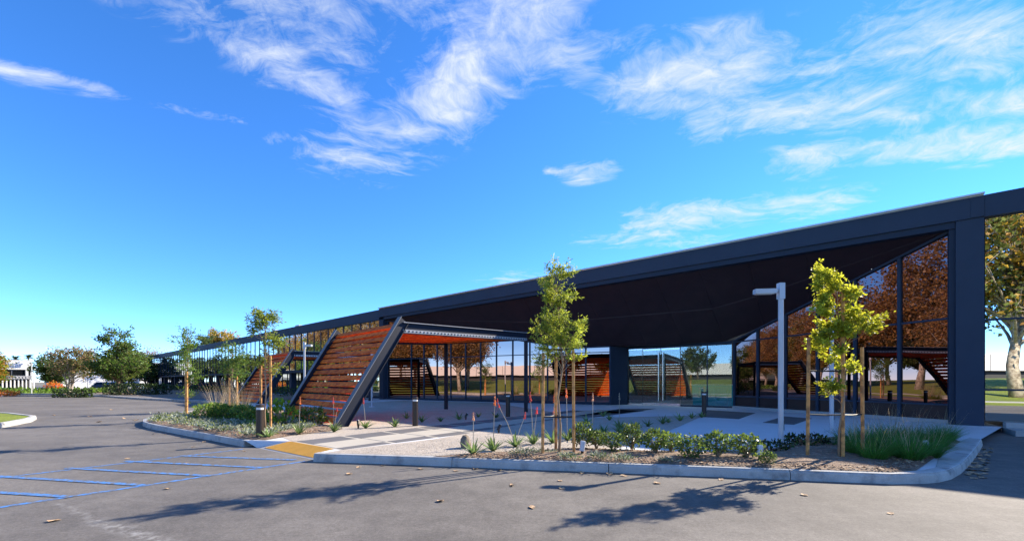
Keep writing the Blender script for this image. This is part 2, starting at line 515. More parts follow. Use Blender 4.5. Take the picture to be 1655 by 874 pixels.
class MB:
    """collects faces, then links them as ONE mesh object"""
    def __init__(self):
        self.v, self.f, self.m = [], [], []

    def add(self, vs, fs, mi=0):
        n = len(self.v)
        self.v += [tuple(p) for p in vs]
        self.f += [tuple(i + n for i in f) for f in fs]
        self.m += [mi] * len(fs)
        return self

    def hexa(self, b, t, mi=0):
        return self.add(list(b) + list(t), [(3, 2, 1, 0), (4, 5, 6, 7), (0, 1, 5, 4), (1, 2, 6, 5), (2, 3, 7, 6), (3, 0, 4, 7)], mi)

    def box(self, x0, x1, y0, y1, z0, z1, mi=0):
        return self.hexa([(x0, y0, z0), (x1, y0, z0), (x1, y1, z0), (x0, y1, z0)],
                         [(x0, y0, z1), (x1, y0, z1), (x1, y1, z1), (x0, y1, z1)], mi)

    def obox(self, fr, u0, u1, v0, v1, z0, z1, mi=0):
        """box in a frame function fr(u, v, z)"""
        b = [fr(u0, v0, z0), fr(u1, v0, z0), fr(u1, v1, z0), fr(u0, v1, z0)]
        t = [fr(u0, v0, z1), fr(u1, v0, z1), fr(u1, v1, z1), fr(u0, v1, z1)]
        # keep outward normals
        e1, e2, e3 = b[1] - b[0], b[3] - b[0], t[0] - b[0]
        if e1.cross(e2).dot(e3) < 0:
            b, t = [b[0], b[3], b[2], b[1]], [t[0], t[3], t[2], t[1]]
        return self.hexa(b, t, mi)

    def beam(self, p0, p1, w, h, up=(0, 0, 1), mi=0):
        p0, p1, up = Vector(p0), Vector(p1), Vector(up)
        d = (p1 - p0).normalized()
        s = d.cross(up)
        if s.length < 1e-5:
            s = d.cross(Vector((1, 0, 0)))
        s.normalize()
        n = s.cross(d)
        q = [s * (a * w / 2) + n * (b * h / 2) for a, b in ((-1, -1), (1, -1), (1, 1), (-1, 1))]
        return self.hexa([p0 + k for k in q], [p1 + k for k in q], mi)

    def tube(self, pts, rs, n=8, mi=0, cap=True):
        pts = [Vector(p) for p in pts]
        k0 = len(self.v)
        ref = Vector((.13, .31, .94)) if abs((pts[-1] - pts[0]).normalized().z) < .8 else Vector((1, .2, .1))
        for i, p in enumerate(pts):
            d = (pts[min(i + 1, len(pts) - 1)] - pts[max(i - 1, 0)]).normalized()
            a = d.cross(ref).normalized()
            b = d.cross(a)
            for k in range(n):
                t = 2 * math.pi * k / n
                self.v.append(tuple(p + (a * math.cos(t) + b * math.sin(t)) * rs[i]))
        for i in range(len(pts) - 1):
            for k in range(n):
                k2 = (k + 1) % n
                self.f.append((k0 + i * n + k, k0 + i * n + k2, k0 + (i + 1) * n + k2, k0 + (i + 1) * n + k))
                self.m.append(mi)
        if cap:
            self.f.append(tuple(k0 + k for k in range(n))[::-1])
            self.f.append(tuple(k0 + (len(pts) - 1) * n + k for k in range(n)))
            self.m += [mi, mi]
        return self

    def lathe(self, prof, n=16, c=(0, 0, 0), mi=0):
        k0 = len(self.v)
        for r, z in prof:
            for k in range(n):
                t = 2 * math.pi * k / n
                self.v.append((c[0] + r * math.cos(t), c[1] + r * math.sin(t), c[2] + z))
        for i in range(len(prof) - 1):
            for k in range(n):
                k2 = (k + 1) % n
                self.f.append((k0 + i * n + k, k0 + i * n + k2, k0 + (i + 1) * n + k2, k0 + (i + 1) * n + k))
                self.m.append(mi)
        return self

    def prism(self, poly, z0, z1, mi=0, bottom=False):
        """vertical prism over a polygon (counter-clockwise list of (x, y)); z may be lists"""
        n = len(poly)
        ar = sum(poly[i][0] * poly[(i + 1) % n][1] - poly[(i + 1) % n][0] * poly[i][1] for i in range(n))
        if ar < 0:
            poly = poly[::-1]
        vs = [(p[0], p[1], z0) for p in poly] + [(p[0], p[1], z1) for p in poly]
        fs = [tuple(range(n, 2 * n))] + [(i, (i + 1) % n, n + (i + 1) % n, n + i) for i in range(n)]
        if bottom:
            fs.append(tuple(range(n))[::-1])
        return self.add(vs, fs, mi)

    def build(self, name, mats, parent=None, origin=None, smooth=False):
        me = bpy.data.meshes.new(name)
        o0 = Vector(origin) if origin is not None else Vector((0, 0, 0))
        vs = [(p[0] - o0.x, p[1] - o0.y, p[2] - o0.z) for p in self.v]
        me.from_pydata(vs, [], self.f)
        if isinstance(mats, str):
            mats = [mats]
        for mm in mats:
            me.materials.append(MATS[mm])
        if len(mats) > 1:
            me.polygons.foreach_set('material_index', self.m)
        if smooth:
            me.polygons.foreach_set('use_smooth', [True] * len(me.polygons))
        me.update()
        o = bpy.data.objects.new(name, me)
        COL.objects.link(o)
        if parent is not None:
            o.parent = parent
        return o


def np_mesh(name, verts, quads, mats, midx=None, parent=None, tri=False):
    me = bpy.data.meshes.new(name)
    n, k = len(quads), 3 if tri else 4
    me.vertices.add(len(verts))
    me.vertices.foreach_set('co', np.asarray(verts, dtype=np.float32).ravel())
    me.loops.add(n * k)
    me.loops.foreach_set('vertex_index', np.asarray(quads, dtype=np.int32).ravel())
    me.polygons.add(n)
    me.polygons.foreach_set('loop_start', np.arange(0, n * k, k, dtype=np.int32))
    for mm in mats:
        me.materials.append(MATS[mm])
    if midx is not None:
        me.polygons.foreach_set('material_index', np.asarray(midx, dtype=np.int32))
    me.update(calc_edges=True)
    o = bpy.data.objects.new(name, me)
    COL.objects.link(o)
    if parent is not None:
        o.parent = parent
    return o


def leaf_quads(cen, axis, size, width, rs):
    """rhombic leaves, each a slightly folded quad"""
    cen = np.asarray(cen, float)
    n = len(cen)
    axis = np.asarray(axis, float)
    axis = axis / (np.linalg.norm(axis, axis=1, keepdims=True) + 1e-9)
    rnd = rs.normal(size=(n, 3))
    side = np.cross(axis, rnd)
    side /= (np.linalg.norm(side, axis=1, keepdims=True) + 1e-9)
    nor = np.cross(axis, side)
    L = np.asarray(size).reshape(-1, 1) * np.ones((n, 1))
    W = L * width
    v = np.empty((n, 4, 3))
    v[:, 0] = cen
    v[:, 1] = cen + axis * L * .5 + side * W * .5 + nor * W * .15
    v[:, 2] = cen + axis * L
    v[:, 3] = cen + axis * L * .5 - side * W * .5 + nor * W * .15
    return v.reshape(-1, 3), np.arange(n * 4).reshape(n, 4)


def blades(base, tip_dir, length, width, droop, rs, seg=3):
    """arching grass blades: strips of quads ending in a point"""
    n = len(base)
    base = np.asarray(base, float)
    d = np.asarray(tip_dir, float)
    d /= np.linalg.norm(d, axis=1, keepdims=True)
    hor = d.copy()
    hor[:, 2] = 0
    hn = np.linalg.norm(hor, axis=1, keepdims=True) + 1e-6
    hor /= hn
    side = np.stack([-hor[:, 1], hor[:, 0], np.zeros(n)], 1)
    L = np.asarray(length).reshape(-1, 1) * np.ones((n, 1))
    W = np.asarray(width).reshape(-1, 1) * np.ones((n, 1))
    D = np.asarray(droop).reshape(-1, 1) * np.ones((n, 1))
    vs = []
    for i in range(seg + 1):
        t = i / seg
        p = base + d * L * t + (hor * .35 - np.array([0, 0, 1.0])) * (D * L * t * t)
        w = W * (1 - t * .92) * (.75 + .5 * min(t, .3))
        vs.append(p - side * w / 2)
        vs.append(p + side * w / 2)
    v = np.stack(vs, 1)
    k = 2 * (seg + 1)
    q = []
    for i in range(seg):
        q.append([2 * i, 2 * i + 1, 2 * i + 3, 2 * i + 2])
    q = np.array(q)
    quads = (q[None] + (np.arange(n) * k)[:, None, None]).reshape(-1, 4)
    return v.reshape(-1, 3), quads


ORD = ['first', 'second', 'third', 'fourth', 'fifth', 'sixth', 'seventh', 'eighth', 'ninth', 'tenth', 'eleventh', 'twelfth',
       'thirteenth', 'fourteenth', 'fifteenth', 'sixteenth', 'seventeenth', 'eighteenth', 'nineteenth', 'twentieth']

# ------------------------------------------------------------------ building frame (metres)
RP = Vector((14.3, 13.08, 0))                       # right pillar on the facade line
U = Vector((-.778, .629, 0)).normalized()            # along the facade, away to the left
N = Vector((U.y, -U.x, 0))                           # into the building
N = N if N.y > 0 else -N
Z3 = Vector((0, 0, 1))


def FR(u, v, z=0.0):
    return RP + U * u + N * v + Z3 * z


LP = FR(31.7, 0)
WD = Vector((-.76, .65, 0)).normalized()
WN = Vector((.65, .76, 0)).normalized()


def WF(a, b, z=0.0):
    return LP + WD * a + WN * b + Z3 * z


CC = Vector((11.44, 21.7, 0))                       # the inner corner of the recess
RW = FR(.375, .2)
D1 = (RW - CC)
LEN1 = D1.length
D1.normalize()
O1 = Vector((-D1.y, D1.x, 0))
O1 = O1 if O1.x < 0 else -O1                         # faces the forecourt
LW = FR(31.2, .3)
D2 = (LW - CC)
LEN2 = D2.length
D2.normalize()
O2 = Vector((-D2.y, D2.x, 0))
O2 = O2 if O2.y < 0 else -O2


def F1(s, t, z=0.0):                                 # right recess wall, s from the inner corner, t outward
    return CC + D1 * s + O1 * t + Z3 * z


def F2(s, t, z=0.0):                                 # left recess wall
    return CC + D2 * s + O2 * t + Z3 * z


def ztop1(s):
    return 3.6 + (6.37 - 3.6) * s / LEN1


def ztop2(s):
    return 3.6 if s <= 8.9 else 3.6 + (6.3 - 3.6) * (s - 8.9) / (LEN2 - 8.9)


# ------------------------------------------------------------------ the setting: ground
def sheet(name, poly, z, mat, kind='structure', parent=None):
    mb = MB()
    n = len(poly)
    ar = sum(poly[i][0] * poly[(i + 1) % n][1] - poly[(i + 1) % n][0] * poly[i][1] for i in range(n))
    if ar < 0:
        poly = poly[::-1]
    mb.add([(p[0], p[1], z) for p in poly], [tuple(range(n))])
    o = mb.build(name, mat, parent)
    if kind:
        o['kind'] = kind
    return o


sheet('ground', [(-2500, -2500), (2500, -2500), (2500, 2500), (-2500, 2500)], -.03, 'dry_ground')


def FE(u, d):
    p = FR(u, -d)
    return (p.x, p.y)


sheet('asphalt_lot', [FE(-40, 20), FE(250, 20), FE(250, -40), FE(-40, -40)], 0.0, 'asphalt')


def P(px, py, z=.15):
    p = G(px, py, z)
    return (p.x, p.y)


TOP = .15
front = [P(507, 732.5), P(598, 735.2), P(740, 739.8), P(900, 745.4), P(1060, 751), P(1213, 756.5), P(1330, 761), P(1440, 765), P(1490, 764.3),
         P(1514, 762.5), P(1534, 758), P(1550, 750), P(1561, 741), P(1571, 730), P(1580, 719), P(1586, 709)]
left = [P(395, 711), P(362, 705.4), P(330, 699.8), P(290, 693), P(255, 687), P(240, 684), P(231.5, 680.5), P(232, 677), P(241, 674), P(258, 671.5), P(290, 665.5)]
rampA, rampD = G(415, 723, 0), G(503.7, 741.5, 0)
rampB, rampC = G(467, 712.5, TOP), G(540.5, 725, TOP)
back_l = [(-16.6, 27.2), (-31.5, 35.9), (-75, 66)]
plat = left[::-1][:0] + [tuple(rampB.xy), tuple(rampC.xy)] + front + [tuple(FR(-.6, -.1).xy), tuple(FR(-.6, 3).xy)] + \
    [tuple(FR(8, 9).xy), tuple(FR(32, 2).xy)] + [tuple(WF(70, 2).xy)] + back_l[::-1] + left[::-1]
sheet('forecourt', plat, TOP, 'slab_concrete')

# apron strip along the right wing with its painted edge
mb = MB()
mb.obox(FR, -16, -.62, -1.35, .0, 0, .15)
o = mb.build('pavement', 'concrete')
o['kind'] = 'structure'
mb = MB()
mb.obox(FR, -16, -.64, -.32, .03, .152, .30)
o = mb.build('plinth', 'concrete')
o['kind'] = 'structure'
sheet('painted_edge', [tuple(FR(-16, -1.2).xy), tuple(FR(-.95, -1.2).xy), tuple(FR(-.95, -1.09).xy), tuple(FR(-16, -1.09).xy)], .155, 'yellow_paint')

# curbs laid as separate segments
curb_root = bpy.data.objects.new('curb', None)
COL.objects.link(curb_root)
curb_root['kind'] = 'structure'


def curb_run(pts, seglen, inward, width=.16, gap=.012, widths=None):
    """split a polyline into curb stones with open joints"""
    P3 = [Vector((p[0], p[1], 0)) for p in pts]
    acc = [0]
    for a, b in zip(P3, P3[1:]):
        acc.append(acc[-1] + (b - a).length)
    tot = acc[-1]
    n = max(1, round(tot / seglen))

    def at(s):
        s = min(max(s, 0), tot)
        for i in range(len(P3) - 1):
            if s <= acc[i + 1] + 1e-9:
                t = (s - acc[i]) / max(acc[i + 1] - acc[i], 1e-9)
                return P3[i].lerp(P3[i + 1], t)
        return P3[-1]

    def nrm(s):
        d = (at(s + .12) - at(s - .12)).normalized()
        k = Vector((-d.y, d.x, 0))
        return k * inward
    for i in range(n):
        s0, s1 = tot * i / n + gap / 2, tot * (i + 1) / n - gap / 2
        cuts = [s0] + [a for a in acc if s0 + .03 < a < s1 - .03] + [s1]
        mb = MB()
        rows = []
        for s in cuts:
            p, k = at(s), nrm(s)
            w = width if widths is None else np.interp(s / tot, widths[0], widths[1])
            prof = [(-.025, -.02), (-.012, .11), (.012, .150), (.03, .156), (w - .01, .156), (w, .149), (w, -.02)]
            rows.append([p + k * a + Z3 * b for a, b in prof])
        m = len(rows[0])
        vs = [p for r in rows for p in r]
        fs = []
        for j in range(len(rows) - 1):
            for q in range(m - 1):
                f = (j * m + q, (j + 1) * m + q, (j + 1) * m + q + 1, j * m + q + 1)
                fs.append(f if inward > 0 else f[::-1])
        e0, e1 = tuple(range(m)), tuple((len(rows) - 1) * m + q for q in range(m))
        fs += [e0 if inward > 0 else e0[::-1], e1[::-1] if inward > 0 else e1]
        mb.add(vs, fs)
        mb.build('curb_stone', 'curb_concrete', curb_root)


curb_run(front, 2.6, 1, widths=([0, .66, .72, .80, .95, 1], [.16, .16, .3, .42, .34, .2]))
curb_run(left, 2.4, -1, .17)
curb_run([(-16.6, 27.2), (-31.5, 35.9), (-75, 66)], 4.0, -1 if False else 1, .17)

# the ramp: sloping yellow tactile pad with a flared side, set between the curbs
mb = MB()
mb.add([rampA, rampD, rampC, rampB], [(0, 1, 2, 3)])
ramp = mb.build('ramp', 'concrete')
ramp['kind'] = 'structure'
lA = Vector((left[0][0], left[0][1], TOP))
MB().add([lA, rampA, rampB], [(0, 1, 2)]).build('ramp_flare', 'slab_concrete', ramp)
MB().add([rampD, Vector((front[0][0], front[0][1], -.02)), rampC], [(0, 1, 2)]).build('ramp_flare', 'curb_concrete', ramp)
k0, k1 = rampA.lerp(rampD, .10), rampA.lerp(rampD, .995)
pad = [k0.lerp(rampB, .10), k1.lerp(rampC, .10), rampC.lerp(rampB, .01), rampB.lerp(rampC, .02)]
pad = [p + Z3 * .004 for p in pad]
MB().add(pad, [(0, 1, 2, 3)]).build('tactile_pad', 'yellow_pad', ramp)
mb = MB()
for i in range(34):
    for j in range(11):
        a = pad[0].lerp(pad[1], (i + .5) / 34)
        b = pad[3].lerp(pad[2], (i + .5) / 34)
        c = a.lerp(b, (j + .5) / 11)
        e = .012
        mb.add([c + Vector((-e, -e, 0)), c + Vector((e, -e, 0)), c + Vector((e, e, 0)), c + Vector((-e, e, 0)),
                c + Vector((-e / 2, -e / 2, .007)), c + Vector((e / 2, -e / 2, .007)), c + Vector((e / 2, e / 2, .007)), c + Vector((-e / 2, e / 2, .007))],
               [(0, 1, 5, 4), (1, 2, 6, 5), (2, 3, 7, 6), (3, 0, 4, 7), (4, 5, 6, 7)])
o = mb.build('raised_domes', 'yellow_pad', ramp)
o['kind'] = 'stuff'

# walkway bands of dark and pale paving, running from the ramp to the doors
GD = Vector((.594, .804, 0)).normalized()


def band(name, pxs, z, mat):
    return sheet(name, [P(x, y) if not isinstance(x, Vector) else tuple(x.xy) for x, y in pxs], z, mat)


S1, S2, S3 = G(475, 713.5, TOP), G(502, 718.3, TOP), G(538.5, 725, TOP)


def ext(p, s):
    q = p + GD * s
    return (q.x, q.y)


gravel_z = TOP + .004
# walkway pieces: cross-cut paving slabs, each its own piece with open joints
walk = bpy.data.objects.new('walkway', None)
COL.objects.link(walk)
walk['kind'] = 'structure'


def paver_strip(a, b, a_end, b_end, n, mat, name):
    A, B = Vector((*a, 0)), Vector((*b, 0))
    A2, B2 = Vector((*a_end, 0)), Vector((*b_end, 0))
    for i in range(n):
        t0, t1 = i / n, (i + 1) / n
        g = .006 / max((A2 - A).length / n, .1)
        p = [A.lerp(A2, t0 + g), B.lerp(B2, t0 + g), B.lerp(B2, t1 - g), A.lerp(A2, t1 - g)]
        MB().prism([(q.x, q.y) for q in p], TOP - .02, TOP + .008).build(name, mat, walk)


D2e = 14.0
nb = [tuple(S1.xy), tuple(S2.xy), tuple(S3.xy)]
w12 = (S2 - S1)
sheet('walkway_base', [tuple(S1.xy), tuple(G(550, 726.8, TOP).xy), (ext(G(550, 726.8, TOP), 14.7)[0] + .9, ext(G(550, 726.8, TOP), 14.7)[1] - .5), ext(S1, 13.2)], TOP + .002, 'light_paving', parent=walk)
paver_strip(nb[0], nb[1], ext(S1, 13.2), ext(S2, 13.0), 11, 'dark_paving', 'dark_paver')
paver_strip(nb[1], nb[2], ext(S2, 14.5), ext(S3, 14.3), 12, 'light_paving', 'pale_paver')
S4 = G(550, 726.8, TOP)
paver_strip(nb[2], tuple(S4.xy), ext(S3, 15.0), (ext(S4, 14.7)[0] + .9, ext(S4, 14.7)[1] - .5), 12, 'dark_paving', 'dark_paver')
for quad in ([(1143, 662.2), (1221, 667), (1194, 677), (1138, 673.5)], [(1267, 672.6), (1312, 676), (1283, 686), (1232.6, 682.6)],
             [(1000, 660.5), (1060, 660), (1010, 667.5), (930, 672)]):
    pts = [P(*q) for q in quad]
    MB().prism(pts, TOP - .02, TOP + .008).build('dark_paver', 'dark_paving', walk)

# gravel left of the walkway and in the middle strip
e = ext
sheet('gravel', [(S1.x - .02, S1.y), e(S1, 6), e(S1, 11.5), (F2(14, .9).x, F2(14, .9).y), (F2(21.5, .9).x, F2(21.5, .9).y), P(520, 655), P(470, 672), P(450, 690), P(440, 700)],
      gravel_z, 'gravel')
mid = [P(551, 727.4), P(699, 709.9), e(S4, 6.2), e(S4, 9), P(1138, 671), P(1098, 689), P(1032, 716), P(985, 727), P(900, 737), P(745, 737.5), P(525, 732)]
sheet('gravel_bed', mid, TOP + .0085, 'gravel')
# mulch beds, gently mounded


def bed(name, poly, z, h, mat, step=.22):
    """a bed with an uneven, slightly raised surface"""
    from mathutils.geometry import intersect_point_line
    bm = bmesh.new()
    vs = [bm.verts.new((p[0], p[1], 0)) for p in poly]
    f = bm.faces.new(vs)
    bm.normal_update()
    if f.normal.z < 0:
        f.normal_flip()
    bmesh.ops.triangulate(bm, faces=bm.faces[:])
    for _ in range(7):
        es = [q for q in bm.edges if q.calc_length() > step * 1.8]
        if not es:
            break
        bmesh.ops.subdivide_edges(bm, edges=es, cuts=1)
        bmesh.ops.triangulate(bm, faces=bm.faces[:])
    edges = [(Vector((*poly[i], 0)), Vector((*poly[(i + 1) % len(poly)], 0))) for i in range(len(poly))]
    for q in bm.verts:
        dm = 9
        for a, b in edges:
            c, t = intersect_point_line(q.co, a, b)
            t = min(1, max(0, t))
            dm = min(dm, (q.co - a.lerp(b, t)).length)
        k = min(1, dm / .5)
        q.co.z = z + h * k * (.55 + .9 * (mnoise.noise(Vector((q.co.x * 1.7, q.co.y * 1.7, z * 9))) * .5 + .25))
    me = bpy.data.meshes.new(name)
    bm.to_mesh(me)
    bm.free()
    me.materials.append(MATS[mat])
    me.polygons.foreach_set('use_smooth', [True] * len(me.polygons))
    o = bpy.data.objects.new(name, me)
    COL.objects.link(o)
    o['kind'] = 'structure'
    return o


bed('planting_bed', [P(700, 738), P(900, 744.3), P(1060, 749.8), P(1213, 755.4), P(1440, 763.5), P(1481, 760.5), P(1508, 742), P(1535, 726), P(1552, 714), P(1530, 704), P(1440, 700),
                     P(1345, 706), P(1285, 712), P(1245, 727), P(1130, 731), P(1010, 727), P(940, 724), P(850, 729), P(760, 733)], TOP + .012, .07, 'mulch')
bed('planting_bed', [P(394, 710), P(362, 704.6), P(330, 699), P(290, 692.2), P(256, 686), P(241, 682.5), P(236, 680), P(244, 675.5), P(262, 672), P(292, 667), P(330, 663), P(400, 658), P(470, 664),
                     P(500, 676), P(525, 688), P(555, 694), P(470, 704), P(430, 711)], TOP + .012, .09, 'mulch')

sheet('shade_strip', [(-16.9, 27.5), (-31.6, 36.1), (-75, 66.3), (-75.4, 68.6), (-31.8, 38.3), (-18.2, 30.5)], TOP + .004, 'asphalt')  # dark overlay: the wing's shade on the paving, put into the colour
bed('planting_bed', [(-18.2, 30.3), (-31.8, 38.1), (-75.4, 68.4), tuple(WF(78, -.1).xy), tuple(WF(40, -.1).xy), tuple(WF(1, -.1).xy), (-11.5, 31.0)], TOP + .006, .06, 'mulch', 1.2)

# parking access aisle painted in blue: two long lines and slanting hatch bars
aisle = bpy.data.objects.new('aisle_marking', None)
COL.objects.link(aisle)
aisle['kind'] = 'structure'


def stripe(p, q, w, name):
    a, b = G(*p), G(*q)
    d = (b - a).normalized()
    s = Vector((-d.y, d.x, 0)) * (w / 2)
    k = MB().add([a - s + Z3 * .004, b - s + Z3 * .004, b + s + Z3 * .004, a + s + Z3 * .004], [(0, 1, 2, 3)])
    k.build(name, 'blue_paint', aisle)


stripe((-60, 779), (393, 725.4), .09, 'long_line')
stripe((-60, 828.5), (493, 744.9), .10, 'long_line')
for (p, q) in [((-5, 769.5), (232, 784)), ((108, 756.3), (342, 769)), ((203, 745), (425, 755.6)), ((290, 736.5), (478, 743.2)),
               ((-140, 787), (116, 803)), ((0, 793.5), (1, 793.6))][:5]:
    a, b = G(*p), G(*q)
    d = (b - a).normalized()
    s = Vector((-d.y, d.x, 0)) * .05
    MB().add([a - s + Z3 * .008, b - s + Z3 * .008, b + s + Z3 * .008, a + s + Z3 * .008], [(0, 1, 2, 3)]).build('hatch_bar', 'blue_paint', aisle)

# ------------------------------------------------------------------ the main building
bld = thing('office_building', 'long low dark navy office building with mirrored glass and a deep slanted entrance recess', 'building', RP)
BO = RP


def bpart(mb, name, mat, label=None, smooth=False, parent=None):
    o = mb.build(name, mat, parent or bld, BO, smooth)
    if label:
        o['label'] = label
    return o


bpart(MB().obox(FR, -.245, 31.7, -.10, .30, 6.56, 7.20), 'fascia', 'navy_metal')
bpart(MB().obox(FR, .37, 31.2, -.03, .28, 6.35, 6.557), 'fascia', 'navy_panel')
mb = MB()
mb.obox(FR, -.24, 31.7, -.20, .5, 7.23, 7.28)
mb.obox(FR, -.23, 31.7, -.11, .5, 7.203, 7.228)
bpart(mb, 'parapet_cap', 'bright_metal')
for u_ in (4.9, 9.5, 14.1, 18.7, 23.3, 27.9):
    bpart(MB().obox(FR, u_ - .006, u_ + .006, -.1025, -.09, 6.565, 7.195), 'panel_joint', 'dark_wall')
bpart(MB().obox(FR, -.24, .04, -.112, -.101, 6.575, 7.19), 'fascia_plate', 'navy_metal')
bpart(MB().obox(FR, -.25, .36, -.06, .75, .13, 6.555), 'column', 'navy_metal')
bpart(MB().obox(FR, .362, .50, .02, .40, .13, 6.345), 'column', 'navy_panel')
bpart(MB().obox(FR, 31.2, 31.72, -.06, .7, .13, 6.36), 'column', 'navy_panel')

# soffit panels folding down from the fascia to the recess walls
cols = 16
su = [(.4 + (30.8) * i / cols) for i in range(cols + 1)]


def walltop(u):
    """head of the recess wall at facade distance u"""
    uc = (CC - RP).dot(U)
    if u <= uc:
        s = LEN1 * (uc - u) / (uc - .375)
        return F1(s, .02, ztop1(s))
    s = LEN2 * (u - uc) / (31.2 - uc)
    return F2(s, .02, ztop2(s))


def sof(u, t):
    a = FR(u, .2, 6.40)
    return a.lerp(walltop(u), t)


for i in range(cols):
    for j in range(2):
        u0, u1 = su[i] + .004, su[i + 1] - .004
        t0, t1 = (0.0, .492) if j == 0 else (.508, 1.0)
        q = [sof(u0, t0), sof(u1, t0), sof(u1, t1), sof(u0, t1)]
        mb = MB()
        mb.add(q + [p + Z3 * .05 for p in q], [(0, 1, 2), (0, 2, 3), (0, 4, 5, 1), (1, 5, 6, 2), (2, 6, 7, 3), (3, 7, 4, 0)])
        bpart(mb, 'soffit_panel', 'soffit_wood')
mb = MB()
for i in range(cols):
    q = [sof(su[i], 0) + Z3 * .09, sof(su[i + 1], 0) + Z3 * .09, sof(su[i + 1], 1) + Z3 * .09, sof(su[i], 1) + Z3 * .09]
    mb.add(q, [(0, 1, 2), (0, 2, 3)])
bpart(mb, 'soffit_backing', 'dark_wall')
mb = MB()
for i in range(cols):
    q = [sof(su[i], .490) + Z3 * .012, sof(su[i + 1], .490) + Z3 * .012, sof(su[i + 1], .510) + Z3 * .012, sof(su[i], .510) + Z3 * .012]
    mb.add(q, [(0, 1, 2, 3)])
bpart(mb, 'soffit_reveal', 'reveal')


def pane(fr, s0, s1, t, zb, zt0, zt1, mat, name='pane', th=.02, jit=0.0, rnd=None):
    """a sheet of glass with a sloping head, as a thin solid"""
    mb = MB()
    j = (lambda: rnd.uniform(-jit, jit)) if rnd else (lambda: 0)
    a, b = j(), j()
    c = j()
    p = [fr(s0, t + a, zb), fr(s1, t + b, zb), fr(s1, t + b + c, zt1), fr(s0, t + a + c, zt0)]
    n = (p[1] - p[0]).cross(p[3] - p[0]).normalized()
    o = fr(0, 1, 0) - fr(0, 0, 0)
    q = [k - o * th for k in p]
    if n.dot(o) < 0:
        mb.add(p + q, [(3, 2, 1, 0), (4, 5, 6, 7), (0, 1, 5, 4), (1, 2, 6, 5), (2, 3, 7, 6), (3, 0, 4, 7)])
    else:
        mb.add(p + q, [(0, 1, 2, 3), (7, 6, 5, 4), (1, 0, 4, 5), (2, 1, 5, 6), (3, 2, 6, 7), (0, 3, 7, 4)])
    return bpart(mb, name, mat)


rg = random.Random(4)
# right recess wall, six bays
nb1 = 6
for k in range(nb1):
    s0, s1 = LEN1 * k / nb1 + .03, LEN1 * (k + 1) / nb1 - .03
    pane(F1, s0, s1, 0, 3.58, max(ztop1(s0) - .04, 3.585), ztop1(s1) - .04, 'violet_glass', jit=.004, rnd=rg)
    pane(F1, s0, s1, 0, .80, 3.52, 3.52, 'violet_glass', jit=.004, rnd=rg)
    pane(F1, s0, s1, 0, .28, .74, .74, 'spandrel_brown', 'spandrel_panel')
for k in range(nb1 + 1):
    s = LEN1 * k / nb1
    s = min(max(s, .05), LEN1 - .05)
    bpart(MB().obox(F1, s - .05, s + .05, -.08, .07, .16, ztop1(s) - .02), 'mullion', 'navy_metal')
for (z0, z1) in ((3.52, 3.58), (.74, .80)):
    for k in range(nb1):
        bpart(MB().obox(F1, LEN1 * k / nb1 + .052, LEN1 * (k + 1) / nb1 - .052, -.06, .04, z0, z1), 'transom', 'navy_metal')
bpart(MB().obox(F1, .0, LEN1, -.1, .09, .14, .28), 'sill', 'concrete')
mb = MB()
for k in range(nb1):
    s0, s1 = LEN1 * k / nb1, LEN1 * (k + 1) / nb1
    mb.beam(F1(s0, .01, ztop1(s0) - .02), F1(s1, .01, ztop1(s1) - .02), .16, .08)
bpart(mb, 'head_trim', 'navy_metal')

# left recess wall
MUL = [6.42, 7.9, 9.15, 10.4, 11.64, 12.88, 14.12, 15.37, 16.6, 17.88, 19.1, 20.32, 21.53, LEN2 - .06]
for a, b in zip(MUL, MUL[1:]):
    s0, s1 = a + .025, b - .025
    pane(F2, s0, s1, 0, .30, 3.235, 3.235, 'bronze_glass', jit=.004, rnd=rg)
    pane(F2, s0, s1, 0, 3.285, ztop2(s0) - .05, ztop2(s1) - .05, 'bronze_glass', jit=.004, rnd=rg)
    bpart(MB().obox(F2, a + .042, b - .042, -.06, .03, 3.235, 3.285), 'transom', 'navy_metal')
for s in MUL:
    bpart(MB().obox(F2, s - .04, s + .04, -.08, .05, .16, ztop2(s) - .03), 'mullion', 'navy_metal')
bpart(MB().obox(F2, 6.45, LEN2 - .1, -.1, .06, .13, .30), 'sill', 'navy_panel')
mb = MB()
for a, b in zip([6.42, 8.9] + [9.9, 12, 15, 18, 21], [8.9] + [9.9, 12, 15, 18, 21] + [LEN2]):
    mb.beam(F2(a, .0, ztop2(a) - .02), F2(b, .0, ztop2(b) - .02), .14, .07)
bpart(mb, 'head_trim', 'navy_metal')

# entrance: it stands parallel to the facade, behind the fold: solid jamb, sidelight, pair of doors, fixed lights, header
def FD(s_, t, z=0.0):
    return CC + U * s_ - N * t + Z3 * z


j0, j1 = F2(6.36, .06), FD(5.74, .06)
jd = (j1 - j0).normalized()
jn = Vector((-jd.y, jd.x, 0))
jn = jn if jn.y > 0 else -jn
jq = [j0, j1, j1 + jn * .3, j0 + jn * .3]
bpart(MB().prism([(p.x, p.y) for p in jq], .14, 3.60), 'jamb_panel', 'navy_panel')
bpart(MB().obox(FD, 0.08, 5.74, -.2, .08, 3.46, 3.60), 'door_header', 'navy_panel')
ceil = [F2(.02, .0), F2(6.4, .0), FD(5.9, -.1), FD(.02, -.1)]
bpart(MB().prism([(p.x, p.y) for p in ceil], 3.602, 3.66, bottom=True), 'soffit_panel', 'soffit_wood')
for s0, s1 in ((4.84, 5.70), (1.30, 2.66), (.10, 1.26)):
    pane(FD, s0, s1, 0, .24, 3.44, 3.44, 'door_glass', th=.015)
bpart(MB().obox(FD, 4.84, 5.70, -.03, .03, .16, .235), 'glass_rail', 'stainless')
bpart(MB().obox(FD, 4.84, 5.70, -.03, .03, 3.38, 3.455), 'glass_rail', 'stainless')
